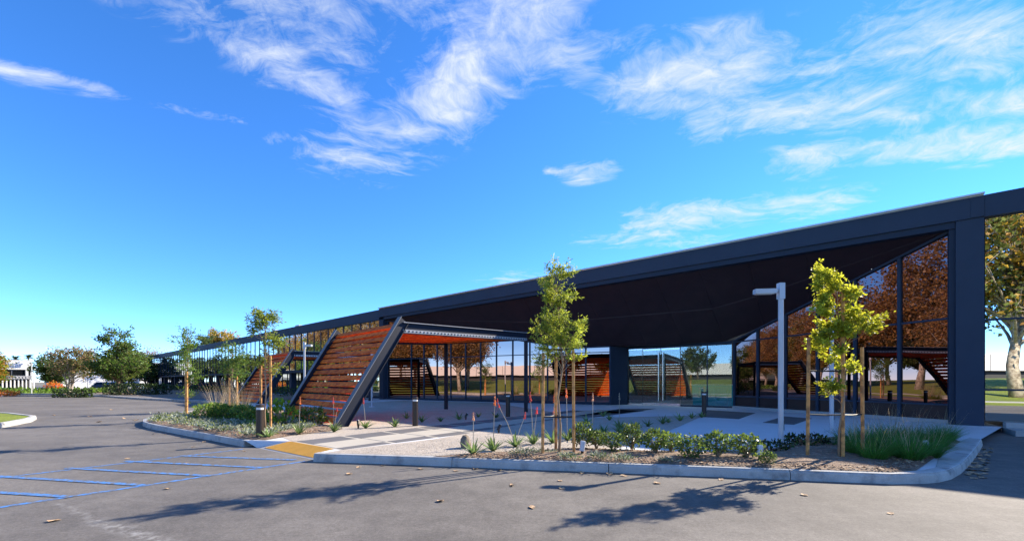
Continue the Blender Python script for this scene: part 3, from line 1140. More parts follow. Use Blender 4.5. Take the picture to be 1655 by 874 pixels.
bpart(MB().obox(FD, .08, 2.66, -.05, .05, .14, .235), 'sill', 'navy_panel')
bpart(MB().obox(FD, 1.26, 1.30, -.04, .04, .24, 3.44), 'mullion', 'navy_metal')
for s0, s1, hs in ((3.77, 4.80, 3.88), (2.70, 3.73, 3.62)):
    d = pane(FD, s0, s1, .005, .30, 3.30, 3.30, 'door_glass', 'door', th=.015)
    bpart(MB().obox(FD, s0, s1, -.03, .035, .165, .297), 'bottom_rail', 'stainless', parent=d)
    bpart(MB().obox(FD, s0, s1, -.03, .035, 3.303, 3.42), 'top_rail', 'stainless', parent=d)
    mb = MB()
    mb.tube([FD(hs, .09, .42), FD(hs, .09, 3.2)], [.028, .028], 10)
    for zz in (.7, 1.8, 2.9):
        mb.tube([FD(hs, .0, zz), FD(hs, .09, zz)], [.012, .012], 6)
    bpart(mb, 'handle', 'stainless', parent=d)

# lobby behind the doors
lob = [FD(-3.5, -.30), FD(6.3, -.30), FD(7.5, -9), FD(-3.5, -9)]
bpart(MB().prism([(p.x, p.y) for p in lob], .10, .158), 'lobby_floor', 'lobby_floor')
bpart(MB().obox(FD, -3.6, 8, -9.2, -9.0, .14, 6.8), 'lobby_wall', 'lobby_wall')
bpart(MB().obox(FD, 5.8, 6.0, -9.0, -.4, .14, 3.6), 'lobby_wall', 'lobby_wall')
bpart(MB().obox(FD, -3.6, -3.4, -9.0, -.4, .14, 6.8), 'lobby_wall', 'lobby_wall')
# teal reception counter, a thing of its own
cp = FD(.9, -2.0, .16)
cnt = thing('reception_counter', 'teal reception counter seen through the glass right of the entrance doors', 'counter', cp)
for k in range(6):
    s0, s1 = -1.2 + .62 * k, -1.2 + .62 * (k + 1) - .012
    mb = MB()
    mb.hexa([FD(s0, -2.4, .16), FD(s1, -2.4, .16), FD(s1, -1.75, .16), FD(s0, -1.75, .16)],
            [FD(s0, -2.4, 1.32), FD(s1, -2.4, 1.32), FD(s1, -1.6, 1.32), FD(s0, -1.6, 1.32)])
    mb.build('front_panel', 'teal_laminate', cnt, cp)
MB().obox(FD, -1.25, 2.56, -2.6, -1.54, 1.322, 1.37).build('counter_top', 'lens_white', cnt, cp)

# right wing glazing
for i in range(10):
    u1, u0 = -.29 - 1.6 * i, -.29 - 1.6 * (i + 1) + .03
    for zb, zt in ((.31, 1.235), (1.285, 3.37), (3.43, 6.54)):
        pane(lambda s, t, z: FR(s, -t, z), u0, u1, -.08, zb, zt, zt, 'end_glass', jit=.002, rnd=rg)
mb = MB()
for i in range(11):
    if i:
        mb.obox(FR, -.29 - 1.6 * i - .02, -.29 - 1.6 * i + .05, -.0, .2, .3, 6.55)
for z in (1.26, 3.40):
    mb.obox(FR, -16.2, -.262, .025, .15, z - .025, z + .03)
bpart(mb, 'window_frame', 'navy_metal')
bpart(MB().obox(FR, -16.3, -.25, -.085, .30, 6.545, 7.215), 'fascia', 'navy_metal')

# left wing: mirrored band above, set-back glass and columns below
rw = random.Random(11)
PW, NP = 1.42, 66
for i in range(NP):
    a0, a1 = .12 + PW * i, .12 + PW * (i + 1) - .06
    pane(lambda s, t, z: WF(s, -t, z), a0, a1, -.03, 2.72, 6.34, 6.34, 'wing_glass', jit=.006, rnd=rw)
    pane(lambda s, t, z: WF(s, -t, z), a0, a1, -.95, .32, 2.42, 2.42, 'wing_glass', jit=.004, rnd=rw)
mb = MB()
for i in range(NP + 1):
    a = .09 + PW * i
    mb.obox(WF, a - .03, a + .03, -.02, .12, 2.7, 6.36)
    mb.obox(WF, a - .03, a + .03, .90, 1.05, .3, 2.45)
bpart(mb, 'window_frame', 'navy_metal')
bpart(MB().obox(WF, .02, PW * NP + .4, -.1, .3, 6.36, 7.15), 'fascia', 'navy_metal')
bpart(MB().obox(WF, .02, PW * NP + .4, -.08, 1.1, 2.44, 2.70), 'spandrel_band', 'navy_panel')
bpart(MB().obox(WF, .02, PW * NP + .4, .88, 1.2, .13, .31), 'sill', 'navy_panel')
for i in range(1, NP // 6 + 1):
    a = .09 + PW * 6 * i
    bpart(MB().obox(WF, a - .28, a + .28, .1, .62, .14, 2.438), 'column', 'navy_panel')
EA = PW * NP + .4
bpart(MB().obox(WF, EA - .3, EA, .32, 28, .1, 7.0), 'end_wall', 'dark_wall')
mb = MB()
mb.obox(FR, -16.3, 1, .3, 28, 6.95, 7.1)
mb.obox(FR, 1, 14, .3, 5.6, 6.95, 7.1)
mb.obox(FR, 1, 14, 15, 28, 6.95, 7.1)
mb.obox(FR, 14, 31.7, .3, 28, 6.95, 7.1)
mb.obox(WF, 0, EA, .3, 28, 6.90, 7.05)
bpart(mb, 'roof', 'roofing')
o = bpart(MB().obox(FR, 1, 14, 5.6, 15, 6.96, 7.0), 'added_skylight', 'added_skylight_glass')  # added roof opening with a diffusing panel, so daylight reaches the lobby counter
tm = MATS['added_skylight_glass']
T = NT(tm.node_tree)
tl = T.new('ShaderNodeBsdfTranslucent')
tl.inputs[0].default_value = (.8, .85, .85, 1)
T.l.new(tl.outputs[0], T.n['Material Output'].inputs[0])
mb = MB()
mb.obox(FR, -16.3, 31.7, 27.8, 28, 0, 6.95)
mb.obox(WF, 0, EA, 27.8, 28, 0, 6.9)
mb.obox(FR, -16.5, -16.3, .3, 28, 0, 6.95)
bpart(mb, 'rear_wall', 'dark_wall')
for a in (14.5, 20.5):
    bpart(MB().obox(WF, a, a + .9, -.12, .4, 7.152, 7.26), 'roof_vent', 'lens_white')


# ------------------------------------------------------------------ slatted entrance pergolas
TILT, BW = 50, .19


def pergola(label, FLp, FRp, TL, TR, PL, PR, nsl, nroof):
    base = FRp.copy()
    base.z = TOP
    t = thing('slatted_pergola', label, 'pergola', base, 'slatted red wood pergolas on the forecourt')
    lean = (TR - FRp).normalized()
    side = (TR - TL)
    side.z = 0
    side.normalize()
    nrm = side.cross(lean)
    nrm = nrm if nrm.y < 0 or nrm.z > 0 else -nrm

    def leg(a, b):
        d = (b - a).normalized()
        up = side.cross(d)
        up = up if up.z > 0 else -up
        b2 = b + d * .10
        w = MB().beam(a - d * .15, b2, .07, .34, up)
        o = w.build('leg', 'pergola_web', t, base)
        k = MB()
        k.beam(a - d * .15 + up * .178, b2 + up * .178, .24, .022, up)
        k.build('flange', 'pergola_steel', o, base)
        k = MB()
        k.beam(a - d * .15 - up * .178, b2 - up * .178, .20, .022, up)
        k.build('flange', 'pergola_web', o, base)
        return o
    leg(FLp, TL)
    leg(FRp, TR)

    def rbeam(a, b, sg):
        o = MB().beam(a, b, .08, .34).build('roof_beam', 'pergola_web', t, base)
        d = (b - a).normalized()
        ou = Vector((d.y, -d.x, 0)) * sg                    # outward side of the beam
        MB().beam(a + Z3 * .181, b + Z3 * .181, .22, .02).build('flange', 'galvanised', o, base)
        MB().beam(a - Z3 * .181, b - Z3 * .181, .18, .02).build('flange', 'pergola_web', o, base)
        p, q = a + ou * .055 - Z3 * .115, b + ou * .055 - Z3 * .115
        MB().beam(p, q, .028, .11).build('ledger', 'galvanised', o, base)
        n = max(4, int((b - a).length / .15))
        k = MB()
        for i in range(n):
            c = p.lerp(q, (i + .5) / n) + ou * .016
            k.beam(c - d * .03, c + d * .03, .014, .045)
        bo = k.build('bolt_slots', 'pergola_web', o, base)
        bo['kind'] = 'stuff'
    zt = TR.z - .18
    TL2, TR2 = Vector((TL.x, TL.y, TL.z - .18)), Vector((TR.x, TR.y, zt))
    PL2, PR2 = Vector((PL.x, PL.y, PL.z - .18)), Vector((PR.x, PR.y, PR.z - .18))
    rbeam(TL2, PL2, -1)
    rbeam(TR2, PR2, 1)
    MB().beam(PL2, PR2, .08, .30).build('rear_beam', 'pergola_web', t, base)
    for p in (PL, PR):
        MB().obox(lambda a, b, z: Vector((p.x + a, p.y + b, z)), -.085, .085, -.085, .085, TOP - .02, p.z - .34).build('post', 'pergola_web', t, base)
    # boards of the leaning screen
    rr = random.Random(nsl)
    for i in range(nsl):
        f = (i + .62) / nsl
        a, b = FLp.lerp(TL, f), FRp.lerp(TR, f)
        d = (b - a).normalized()
        a, b = a + d * .06, b - d * .06
        # broad boards tilted like louvres so that the sun rakes over their upper faces
        hz_ = Vector((-d.y, d.x, 0)).normalized()
        hz_ = hz_ if hz_.y > 0 else -hz_
        up = (hz_ * math.cos(R_(TILT)) + Z3 * math.sin(R_(TILT))).normalized()
        a += up * rr.uniform(-.008, .008)
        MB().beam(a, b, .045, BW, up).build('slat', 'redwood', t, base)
    for i in range(nroof):
        f = (i + .5) / nroof
        a, b = TL2.lerp(PL2, f), TR2.lerp(PR2, f)
        d = (b - a).normalized()
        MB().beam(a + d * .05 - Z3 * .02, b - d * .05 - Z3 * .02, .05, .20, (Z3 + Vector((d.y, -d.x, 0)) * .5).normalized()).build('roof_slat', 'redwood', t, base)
    return t


Zt = 3.9


def atz(px, py, z):
    y = F_PX * (z - CAM_H) / (HY - py)
    return Vector(((px - CX) / F_PX * y, y, z))


V3 = Vector
LEAN = V3((.60, .80, 0))
T1 = atz(650, 521, 3.54)
T1l = atz(546, 540, 3.54)
pergola('larger slatted red wood pergola with slanted steel legs, nearest the ramp', V3((*G(464, 674, TOP).xy, TOP)), V3((*(T1 - LEAN * 2.31).xy, TOP)), T1l, T1,
        V3((*G(721, 661, TOP).xy, 3.70)), V3((*G(850, 665.5, TOP).xy, 3.70)), 15, 22)
T2 = atz(475.5, 567, 3.54)
T2l = V3((-18.1, 31.2, 3.48))
pergola('smaller slatted red wood pergola with slanted steel legs, farther along the building', V3((*(T2l - LEAN * 2.1).xy, TOP)), V3((*(T2 - LEAN * 2.1).xy, TOP)), T2l, T2,
        V3((-13.9, 33.5, 3.54)), V3((-10.2, 30.2, 3.54)), 14, 18)


# ------------------------------------------------------------------ lamps, bollards, spike lights
def lamp(label, base, H, arm, adir, r=.052):
    t = thing('lamp_post', label, 'lamp post', base, 'slim forecourt lamp posts')
    MB().tube([(0, 0, 0), (0, 0, H - .32)], [r, r * .96], 14).build('pole', 'lamp_paint', t, smooth=False)
    mb = MB()
    mb.lathe([(0, .045), (.15, .045), (.155, .035), (.155, -.02)], 14)
    mb.build('base_plate', 'lamp_paint', t)
    MB().box(-r * 1.08, r * 1.08, -r * 1.08, r * 1.08, H - .33, H).build('head_cap', 'lamp_paint', t)
    ad = Vector((adir[0], adir[1], 0)).normalized()
    arm_o = MB().beam(Vector((0, 0, H - .17)) + ad * r * 1.2, Vector((0, 0, H - .15)) + ad * (arm * .22), .05, .08).build('arm', 'lamp_paint', t)
    lum = MB().beam(Vector((0, 0, H - .165)) + ad * (arm * .2), Vector((0, 0, H - .165)) + ad * arm, .14, .095).build('luminaire', 'lamp_paint', t)
    MB().beam(Vector((0, 0, H - .217)) + ad * (arm * .3), Vector((0, 0, H - .217)) + ad * (arm * .95), .11, .012).build('lens', 'lens_white', lum)
    MB().box(r * .6, r * 1.04, -.03, .03, .35, .55).build('hand_hole_cover', 'dark_wall', t)
    return t


lamp('pale grey lamp post standing clear in the planting bed, left of the lime green tree', G(1262, 722, TOP), 3.40, .52, (-1, .12))
lamp('pale grey lamp post standing behind the lime green staked tree', G(1344, 699, TOP), 3.47, .6, (-1, .12))
lamp('pale grey lamp post between the two slatted pergolas', G(492, 660, TOP), 3.36, .42, (1, -.2))
lamp('pale grey lamp post seen below the roof of the larger pergola', G(601, 657.5, TOP), 3.1, .5, (.2, 1), .05)


def bollard(label, base, H):
    t = thing('bollard', label, 'bollard', base, 'dark bollard lights')
    mb = MB()
    mb.lathe([(.085, -.02), (.085, H - .12)], 18)
    mb.build('shaft', 'bollard_bronze', t, smooth=True)
    MB().lathe([(.078, H - .12), (.078, H - .065)], 18).build('light_ring', 'lens_white', t, smooth=True)
    MB().lathe([(.088, H - .065), (.088, H - .01), (.08, H), (0, H)], 18).build('cap', 'bollard_bronze', t)
    return t


bollard('dark bronze bollard in the sun at the corner of the left planting bed', G(420, 708, TOP), .81)
bollard('dark bollard standing in gravel beside the large pergola roof post', G(671, 688, TOP), .88)
bollard('dark bollard in shade behind the orange aloe flowers', G(821, 673, TOP), .90)
bollard('dark bollard in shade in front of the glass right of the doors', G(1138, 673, TOP), .97)


def spike(label, base, tilt=(0, 0), s=1.0, mat='lamp_paint'):
    t = thing('spike_light', label, 'spotlight', base, 'small spike lights in the beds')
    MB().tube([(0, 0, -.02), (0, 0, .12 * s)], [.02, .03], 8).build('spike', 'bollard_bronze', t)
    p0, p1 = Vector((-tilt[0] * .04, -tilt[1] * .04, .11 * s)), Vector((tilt[0] * .07, tilt[1] * .07, .28 * s))
    MB().tube([p0, p1], [.045 * s, .05 * s], 12).build('lamp_head', mat, t)
    MB().tube([p1, p1 + (p1 - p0).normalized() * .012], [.04 * s, .04 * s], 12).build('lens', 'lens_white', t)


spike('pale metal spike light among the shrubs beside the three stakes', G(941, 738, TOP), (.2, .1))
spike('pale metal spike light beside the rightmost clipped shrub by the curb', G(1228, 747, TOP), (.2, .2))
spike('dark spike light near the foot of the large pergola', G(579, 692, TOP), (-.3, .6), .8, 'bollard_bronze')
spike('dark spike light in the shaded walkway bed behind the aloes', G(806, 700, TOP), (.6, .5), .8, 'bollard_bronze')
spike('dark spike light among shaded aloes beside the walkway', G(753, 678, TOP), (.6, .5), .8, 'bollard_bronze')
spike('white spike light leaning in the tall grass by the curb end', G(1499, 735, TOP), (-.6, -.1), .9)
rk = MB()
bmr = bmesh.new()
bmesh.ops.create_icosphere(bmr, subdivisions=2, radius=.16)
for q in bmr.verts:
    q.co *= 1 + .35 * mnoise.noise(q.co * 7)
    q.co.z *= 1.15
    q.co.x *= .75
me = bpy.data.meshes.new('boulder')
bmr.to_mesh(me)
bmr.free()
me.materials.append(MATS['rock'])
o = bpy.data.objects.new('boulder', me)
COL.objects.link(o)
o.location = G(753, 724, TOP) + Z3 * .1
tag(o, 'small brown boulder lying in pale gravel beside the leftmost front aloe', 'rock')


# ------------------------------------------------------------------ trees
def tree_parts(root, seed, H, trunk_r, lobes, nbr, nleaf, lsize, lwid, leafm, leafw, bark='bark', spread=.25, twigs=4, twl=.5,
               up=.35, trunk_top=.75, lean=(0, 0), stems=1, sides=7, cols_=None, base_z=.25):
    """trunk mesh with limbs and a crown mesh of single leaves; lobes are (x, y, z, rx, ry, rz, weight)"""
    rs = np.random.RandomState(seed)
    mb = MB()
    trunks = []
    for k in range(stems):
        ang = 2 * math.pi * k / stems + rs.uniform(0, 1)
        off = 0 if stems == 1 else .06 * H
        pts, rr = [], []
        for i in range(7):
            t = i / 6
            w = .02 * H * (0 if i == 0 else 1)
            pts.append(Vector((lean[0] * t + math.cos(ang) * off * t * 1.6 + (math.cos(ang) * .12 if stems > 1 else 0) + rs.normal() * w * .5,
                               lean[1] * t + math.sin(ang) * off * t * 1.6 + (math.sin(ang) * .12 if stems > 1 else 0) + rs.normal() * w * .5, H * trunk_top * t - (.05 if i == 0 else 0))))
            rr.append(trunk_r * (1.25 if i == 0 else 1 - .75 * t))
        mb.tube(pts, rr, sides)
        trunks.append((pts, rr))
    W = np.array([l[6] for l in lobes], float)
    W /= W.sum()
    cen, axs = [], []
    per = max(1, int(nleaf / nbr))
    for b in range(nbr):
        l = lobes[rs.choice(len(lobes), p=W)]
        v = rs.normal(size=3)
        v /= np.linalg.norm(v)
        v *= rs.uniform(.45, 1.0) ** .5
        tip = Vector((l[0] + v[0] * l[3], l[1] + v[1] * l[4], l[2] + v[2] * l[5]))
        pts, rr = trunks[rs.randint(len(trunks))]
        hz = tip.z - .55 * math.hypot(tip.x, tip.y) - .1 * H * rs.uniform(0, 1)
        tz = min(max(hz / (H * trunk_top), base_z), .98) * 6
        i0 = min(int(tz), 5)
        st = pts[i0].lerp(pts[i0 + 1], tz - i0)
        r0 = rr[i0] * .42
        mid = st.lerp(tip, .5) + Vector((rs.normal() * .06, rs.normal() * .06, rs.uniform(-.03, .10))) * H * .35
        mb.tube([st, st.lerp(mid, .5) + Vector((0, 0, .01 * H)), mid, tip], [r0, r0 * .75, r0 * .5, r0 * .15], 5, cap=False)
        out = Vector((tip.x - st.x, tip.y - st.y, 0))
        out = out.normalized() if out.length > .01 else Vector((1, 0, 0))
        for tw in range(twigs):
            s0 = mid.lerp(tip, rs.uniform(.2, 1.0))
            d = Vector((rs.normal(), rs.normal(), rs.normal() * .7 + up * 1.5)) * .8 + out * .5
            d.normalize()
            L = twl * rs.uniform(.5, 1.25)
            e1 = s0 + d * L
            mb.tube([s0, s0.lerp(e1, .5) + Vector((0, 0, .03 * L)), e1], [r0 * .28, r0 * .2, r0 * .08], 3, cap=False)
            m = max(1, per // twigs)
            t = rs.uniform(.05, 1.05, m)
            p = np.outer(1 - t, s0) + np.outer(t, e1) + rs.normal(size=(m, 3)) * spread * twl * .4
            cen.append(p)
            axs.append(rs.normal(size=(m, 3)) * .7 + np.array(d) * .8)
    trunk = mb.build('trunk', bark, root, smooth=True)
    cen, axs = np.concatenate(cen), np.concatenate(axs)
    sz = lsize * rs.uniform(.65, 1.3, len(cen))
    v, q = leaf_quads(cen, axs, sz, lwid, rs)
    lw = np.array(leafw, float)
    # leaf kinds gather in clumps
    ph = np.sin(cen[:, 0] * 5.1 / max(H * .12, .3) + seed) * np.sin(cen[:, 1] * 4.3 / max(H * .12, .3) + 2) * np.sin(cen[:, 2] * 4.7 / max(H * .12, .3))
    r = np.clip((ph * .5 + .5) * .7 + rs.uniform(0, 1, len(cen)) * .3, 0, .9999)
    mi = np.searchsorted(np.cumsum(lw / lw.sum()), r)
    mi = np.clip(mi, 0, len(leafm) - 1)
    crown = np_mesh('crown', v, q, leafm, mi, root)
    return trunk, crown


def stakes(root, offs, H, r=.028, ties=(.5,)):
    for k, (dx, dy, h) in enumerate(offs):
        MB().tube([(dx, dy, -.05), (dx * .96, dy * .96, h - .04), (dx * .96, dy * .96, h)], [r, r, r * .8], 8).build('stake', 'stake_wood', root)
    for z in ties:
        mb = MB()
        n = len(offs)
        for i in range(n):
            a, b = offs[i], offs[(i + 1) % n]
            if n == 1:
                mb.tube([(a[0], a[1], z), (0, 0, z)], [.012, .012], 5)
            elif not (n == 2 and i == 1):
                mb.tube([(a[0], a[1], z), ((a[0] + b[0]) / 2 * .9, (a[1] + b[1]) / 2 * .9, z - .01), (b[0], b[1], z)], [.013, .013, .013], 5)
        mb.build('tie', 'black_rubber', root)


grp_t = 'staked young trees in the planting beds'
# the tree at the middle of the front bed
b = G(903, 736, TOP)
t = thing('staked_tree', 'young feathery tree held by three orange stakes in the middle of the front bed', 'tree', b, grp_t)
s = F_PX / b.y                                       # pixels per metre at this tree


def hz(py, y=None):
    """height above the bed of a photo row at the depth of the current tree"""
    return CAM_H - (py - HY) / s - TOP


lobs = [(-.02, 0, hz(462), .30, .30, .34, 3), (.05, 0, hz(500), .38, .34, .35, 4), (-.30, .05, hz(520), .26, .3, .26, 2), (-.30, -.05, hz(565), .33, .3, .2, 2.2),
        (.28, 0, hz(540), .34, .3, .24, 3), (.0, 0, hz(572), .4, .3, .18, 2), (.0, 0, hz(440), .2, .2, .14, 1)]
tree_parts(t, 3, hz(430), .024, [(l[0] * .88, l[1], l[2], l[3] * .8, l[4] * .8, l[5], l[6]) for l in lobs], 48, 8200, .060, .30, ['young_leaf_dark', 'young_leaf', 'lime_leaf'], [.32, .43, .25], 'twig', .20, 4, .27, .55, .93)
stakes(t, [(-.30, -.06, hz(570)), (-.03, .22, hz(575)), (.27, -.05, hz(566))], 2.1, ties=(.72, 1.95))

b = G(1356, 742, TOP)
s = F_PX / b.y
t = thing('staked_tree', 'lime green young tree held by three stakes at the right of the front bed', 'tree', b, grp_t)
lobs = [(-.30, 0, hz(450), .24, .26, .22, 3), (.0, 0, hz(480), .34, .28, .22, 2.5), (-.34, 0, hz(505), .3, .28, .26, 3), (.22, 0, hz(508), .28, .26, .2, 2), (.48, 0, hz(520), .22, .25, .17, 2),
        (-.28, 0, hz(560), .26, .25, .26, 3), (.15, 0, hz(585), .26, .24, .22, 2.2), (-.25, 0, hz(615), .18, .2, .2, 1.6), (-.1, 0, hz(535), .3, .3, .2, 2)]
tree_parts(t, 8, hz(445), .022, [(l[0] * .9, l[1], l[2], l[3] * .78, l[4] * .78, l[5] * .9, l[6]) for l in lobs], 50, 7400, .058, .58, ['young_leaf', 'lime_leaf', 'orange_leaf'], [.34, .58, .08], 'twig', .40, 4, .17, .3, .93)
stakes(t, [(-.48, .1, hz(545)), (.03, -.05, hz(470)), (.5, .1, hz(560))], 2.2, ties=(.78, 1.55))

b = G(303, 674, TOP)
s = F_PX / b.y
t = thing('staked_tree', 'slim young tree with one stake at the far left tip of the left bed', 'tree', b, grp_t)
lobs = [(0, 0, hz(550), .40, .4, .36, 3), (.05, 0, hz(575), .34, .35, .28, 3), (-.05, 0, hz(595), .2, .25, .2, 1.2), (.3, 0, hz(612), .4, .3, .2, 1), (-.25, .2, hz(640), .3, .25, .22, 1.5)]
tree_parts(t, 15, hz(536), .03, [(l[0], l[1], l[2], l[3] * .75, l[4] * .75, l[5] * .9, l[6]) for l in lobs], 36, 2200, .095, .32, ['young_leaf_dark', 'mid_leaf', 'young_leaf'], [.4, .35, .25], 'twig', .3, 4, .36, .6, .93)
stakes(t, [(.02, -.08, hz(600))], 1.8, .055, ties=())

b = G(429, 697, TOP)
s = F_PX / b.y
t = thing('staked_tree', 'young tree with a tuft of high foliage and two stakes behind the sunlit bollard', 'tree', b, grp_t)
lobs = [(-.05, 0, hz(515), .36, .36, .24, 3), (-.2, 0, hz(535), .34, .3, .22, 2), (.25, 0, hz(555), .36, .3, .16, 2.4), (-.05, .1, hz(575), .3, .3, .2, 1.2), (.35, .0, hz(600), .22, .2, .26, 1.8), (-.15, .0, hz(590), .2, .2, .2, 1.2)]
tree_parts(t, 23, hz(500), .024, [(l[0] * .85, l[1], l[2], l[3] * .66, l[4] * .66, l[5] * .9, l[6]) for l in lobs], 40, 2900, .080, .34, ['young_leaf_dark', 'young_leaf', 'lime_leaf'], [.42, .4, .18], 'twig', .26, 4, .30, .5, .93)
stakes(t, [(-.10, -.05, hz(590)), (.13, .02, hz(575))], 2.0, .032, ties=(1.0,))

b = G(376, 660, TOP)
s = F_PX / b.y
t = thing('staked_tree', 'young round-headed tree with two stakes behind the smaller pergola foot', 'tree', b, grp_t)
lobs = [(0, 0, hz(572), .8, .8, .6, 3), (-.3, 0, hz(590), .6, .6, .5, 2), (.35, 0, hz(598), .6, .6, .45, 2)]
tree_parts(t, 31, hz(556), .03, [(l[0], l[1], l[2], l[3] * .75, l[4] * .75, l[5] * .9, l[6]) for l in lobs], 40, 2300, .115, .36, ['young_leaf_dark', 'mid_leaf', 'young_leaf'], [.4, .35, .25], 'twig', .3, 4, .45, .5, .9)
stakes(t, [(-.18, 0, hz(610)), (.16, .1, hz(608))], 1.6, .05, ties=(1.2,))

# ------------------------------------------------------------------ clipped shrubs along the curb
shr = []


def shrub_proto(seed):
    rs = np.random.RandomState(seed)
    t = thing('clipped_shrub', 'x', 'shrub', (0, 0, 0), 'clipped round-leaved shrubs along the front curb')
    mb = MB()
    for k in range(9):
        a = rs.uniform(0, 6.28)
        mb.tube([(0, 0, -.04), (math.cos(a) * .06, math.sin(a) * .06, .13), (math.cos(a) * .15, math.sin(a) * .15, rs.uniform(.25, .36))], [.012, .008, .004], 5, cap=False)
    mb.build('stems', 'twig', t)
    n = 620
    v = rs.normal(size=(n, 3))
    v /= np.linalg.norm(v, axis=1, keepdims=True)
    rad = rs.uniform(.25, 1, n) ** .5
    lump = 1 + .22 * np.sin(v[:, 0] * 5 + seed) * np.cos(v[:, 1] * 4 + seed * 2) + .12 * np.sin(v[:, 2] * 7 + seed)
    p = v * rad[:, None] * lump[:, None] * np.array([.235, .235, .19]) + np.array([0, 0, .25])
    p = p[p[:, 2] > .03]
    ax = v[:len(p)] * .6 + rs.normal(size=(len(p), 3)) * .6 + np.array([0, 0, .35])
    vv, q = leaf_quads(p, ax, .055 * rs.uniform(.7, 1.25, len(p)), .62, rs)
    np_mesh('foliage', vv, q, ['shrub_leaf', 'young_leaf_dark'], (rs.uniform(size=len(p)) > .72).astype(int), t)
    return t


sp = [shrub_proto(2), shrub_proto(5), shrub_proto(9)]
spots = [(940, 725, 1.0), (964, 727, 1.0), (991, 733, 1.05), (1021, 728, 1.0), (1058, 735, 1.0), (1084, 731, 1.05), (1116, 744, 1.0), (1160, 742, .92), (1207, 743, 1.0), (1240, 752, .6)]
lab = ['clipped shrub crowding the right stake of the middle tree', 'clipped shrub behind the pale spike light in the front bed', 'clipped shrub just right of the pale spike light, nearest the curb of its cluster',
       'clipped shrub with bare soil round it, right edge of the cluster beside the three stakes', 'clipped shrub at the left of the touching pair in the front bed',
       'taller clipped shrub at the right of the touching pair in the front bed', 'wide clipped shrub closest to the curb, right of the touching pair',
       'clipped shrub standing alone midway between curb and concrete slab', 'upright clipped shrub just left of the spike light by the lamp post', 'small low shrub right of the spike light by the lamp post']
for i, (x, y, k) in enumerate(spots):
    o = sp[i] if i < 3 else dup(sp[i % 3])
    o.location = G(x, y, TOP) + Z3 * .03
    o.rotation_euler = (0, 0, i * 1.3)
    o.scale = (k * (1 + .22 * math.sin(i * 2.1)), k * (1 + .15 * math.cos(i * 3.3)), k * (.94 + .2 * math.cos(i * 1.7 + .5)))
    o['label'] = lab[i]


# ------------------------------------------------------------------ aloes
def aloe_proto(seed, L=.34, n=15, stalks=0, fl='flower_orange', tall=.95, lean=0.0):
    rs = np.random.RandomState(seed)
    t = thing('aloe', 'x', 'plant', (0, 0, 0))
    mb = MB()
    for k in range(n):
        a = k * 2.4 + rs.uniform(-.3, .3)
        el = rs.uniform(.55, 1.35)
        d = Vector((math.cos(a) * math.cos(el), math.sin(a) * math.cos(el), math.sin(el)))
        sd = Vector((-math.sin(a), math.cos(a), 0))
        nn = sd.cross(d)
        l = L * rs.uniform(.7, 1.15)
        rows = []
        for (tt, w) in ((0, .030), (.35, .028), (.7, .017), (1, .002)):
            c = d * l * tt + Vector((math.cos(a), math.sin(a), 0)) * (.06 * l * tt * tt * 3) - Z3 * (.10 * l * tt * tt)
            rows.append([c - sd * w, c + nn * (-w * .45), c + sd * w])
        vs = [p for r in rows for p in r]
        fs = []
        for j in range(3):
            for q in range(2):
                fs.append((j * 3 + q, j * 3 + q + 1, j * 3 + q + 4, j * 3 + q + 3))
        mb.add(vs, fs)
    mb.build('leaves', 'aloe_leaf', t)
    for k in range(stalks):
        h = tall * (1 if k == 0 else .72)
        dx = lean if k == 0 else lean * -.4 + .05
        pts = [Vector((0, 0, .05)), Vector((dx * .5, .02 * k, h * .5)), Vector((dx, .03 * k, h * .82)), Vector((dx * 1.12, .03 * k, h))]
        st = MB().tube(pts, [.009, .008, .007, .004], 6).build('flower_stalk', 'flower_stem', t)
        m = 60
        tt = rs.uniform(0, 1, m) ** 1.0
        p = np.array([pts[2].lerp(pts[3], q) for q in tt])
        ang = rs.uniform(0, 6.28, m)
        rad = .030 * (1 - tt * .75)
        ax = np.stack([np.cos(ang), np.sin(ang), np.full(m, -.9)], 1)
        v, q = leaf_quads(p, ax, .045 * (1 - tt * .55), .42, rs)
        np_mesh('blossom', v, q, [fl], None, st)
    return t


fa = [(765, 735, 1, 'flower_pale', .80, .0, 'leftmost sunlit aloe of the front gravel, pale flower spike, beside the boulder'),
      (797, 729, 1, 'flower_orange', 1.10, .03, 'sunlit aloe with the tallest orange flower spike in the front gravel'),
      (833, 722, 2, 'flower_red', 1.02, -.34, 'sunlit aloe with a red flower spike leaning left'),
      (862, 718, 2, 'flower_red', 1.14, -.06, 'sunlit aloe with two red and orange spikes just left of the staked tree'),
      (893, 716, 2, 'flower_orange', 1.12, .04, 'sunlit aloe showing between the left two stakes of the middle tree'),
      (917, 712, 1, 'flower_orange', 1.22, -.02, 'aloe with an orange spike behind the right stake of the middle tree'),
      (958, 706, 1, 'flower_pale', 1.1, .0, 'shaded aloe with a thin pale spike right of the middle tree'),
      (1001, 694, 1, 'flower_stem', 1.05, .0, 'shaded aloe with a grey bare spike in front of the dark door jamb'),
      (433, 708, 0, '', 0, 0, 'aloe hugging the sunlit bollard at the left bed corner'),
      (483, 702, 1, 'flower_orange', .98, .03, 'sunlit aloe with orange spike in front of the pergola screen, left of two'),
      (540, 698, 2, 'flower_red', .95, -.02, 'sunlit aloe with red spike at the foot of the large pergola leg'),
      (591, 692, 1, 'flower_red', .9, -.06, 'sunlit aloe with a reddish spike just right of the large pergola leg'),
      (638, 690, 0, '', 0, 0, 'small aloe on the shadow edge left of the gravel bollard')]
for i, (x, y, ns, fl, tall, lean, lb) in enumerate(fa):
    t = aloe_proto(40 + i, .36 if i < 6 else .34, 16, ns, fl or 'flower_pale', tall, lean)
    t.location = G(x, y, TOP)
    tag(t, lb, 'plant', 'aloes in the gravel beds')
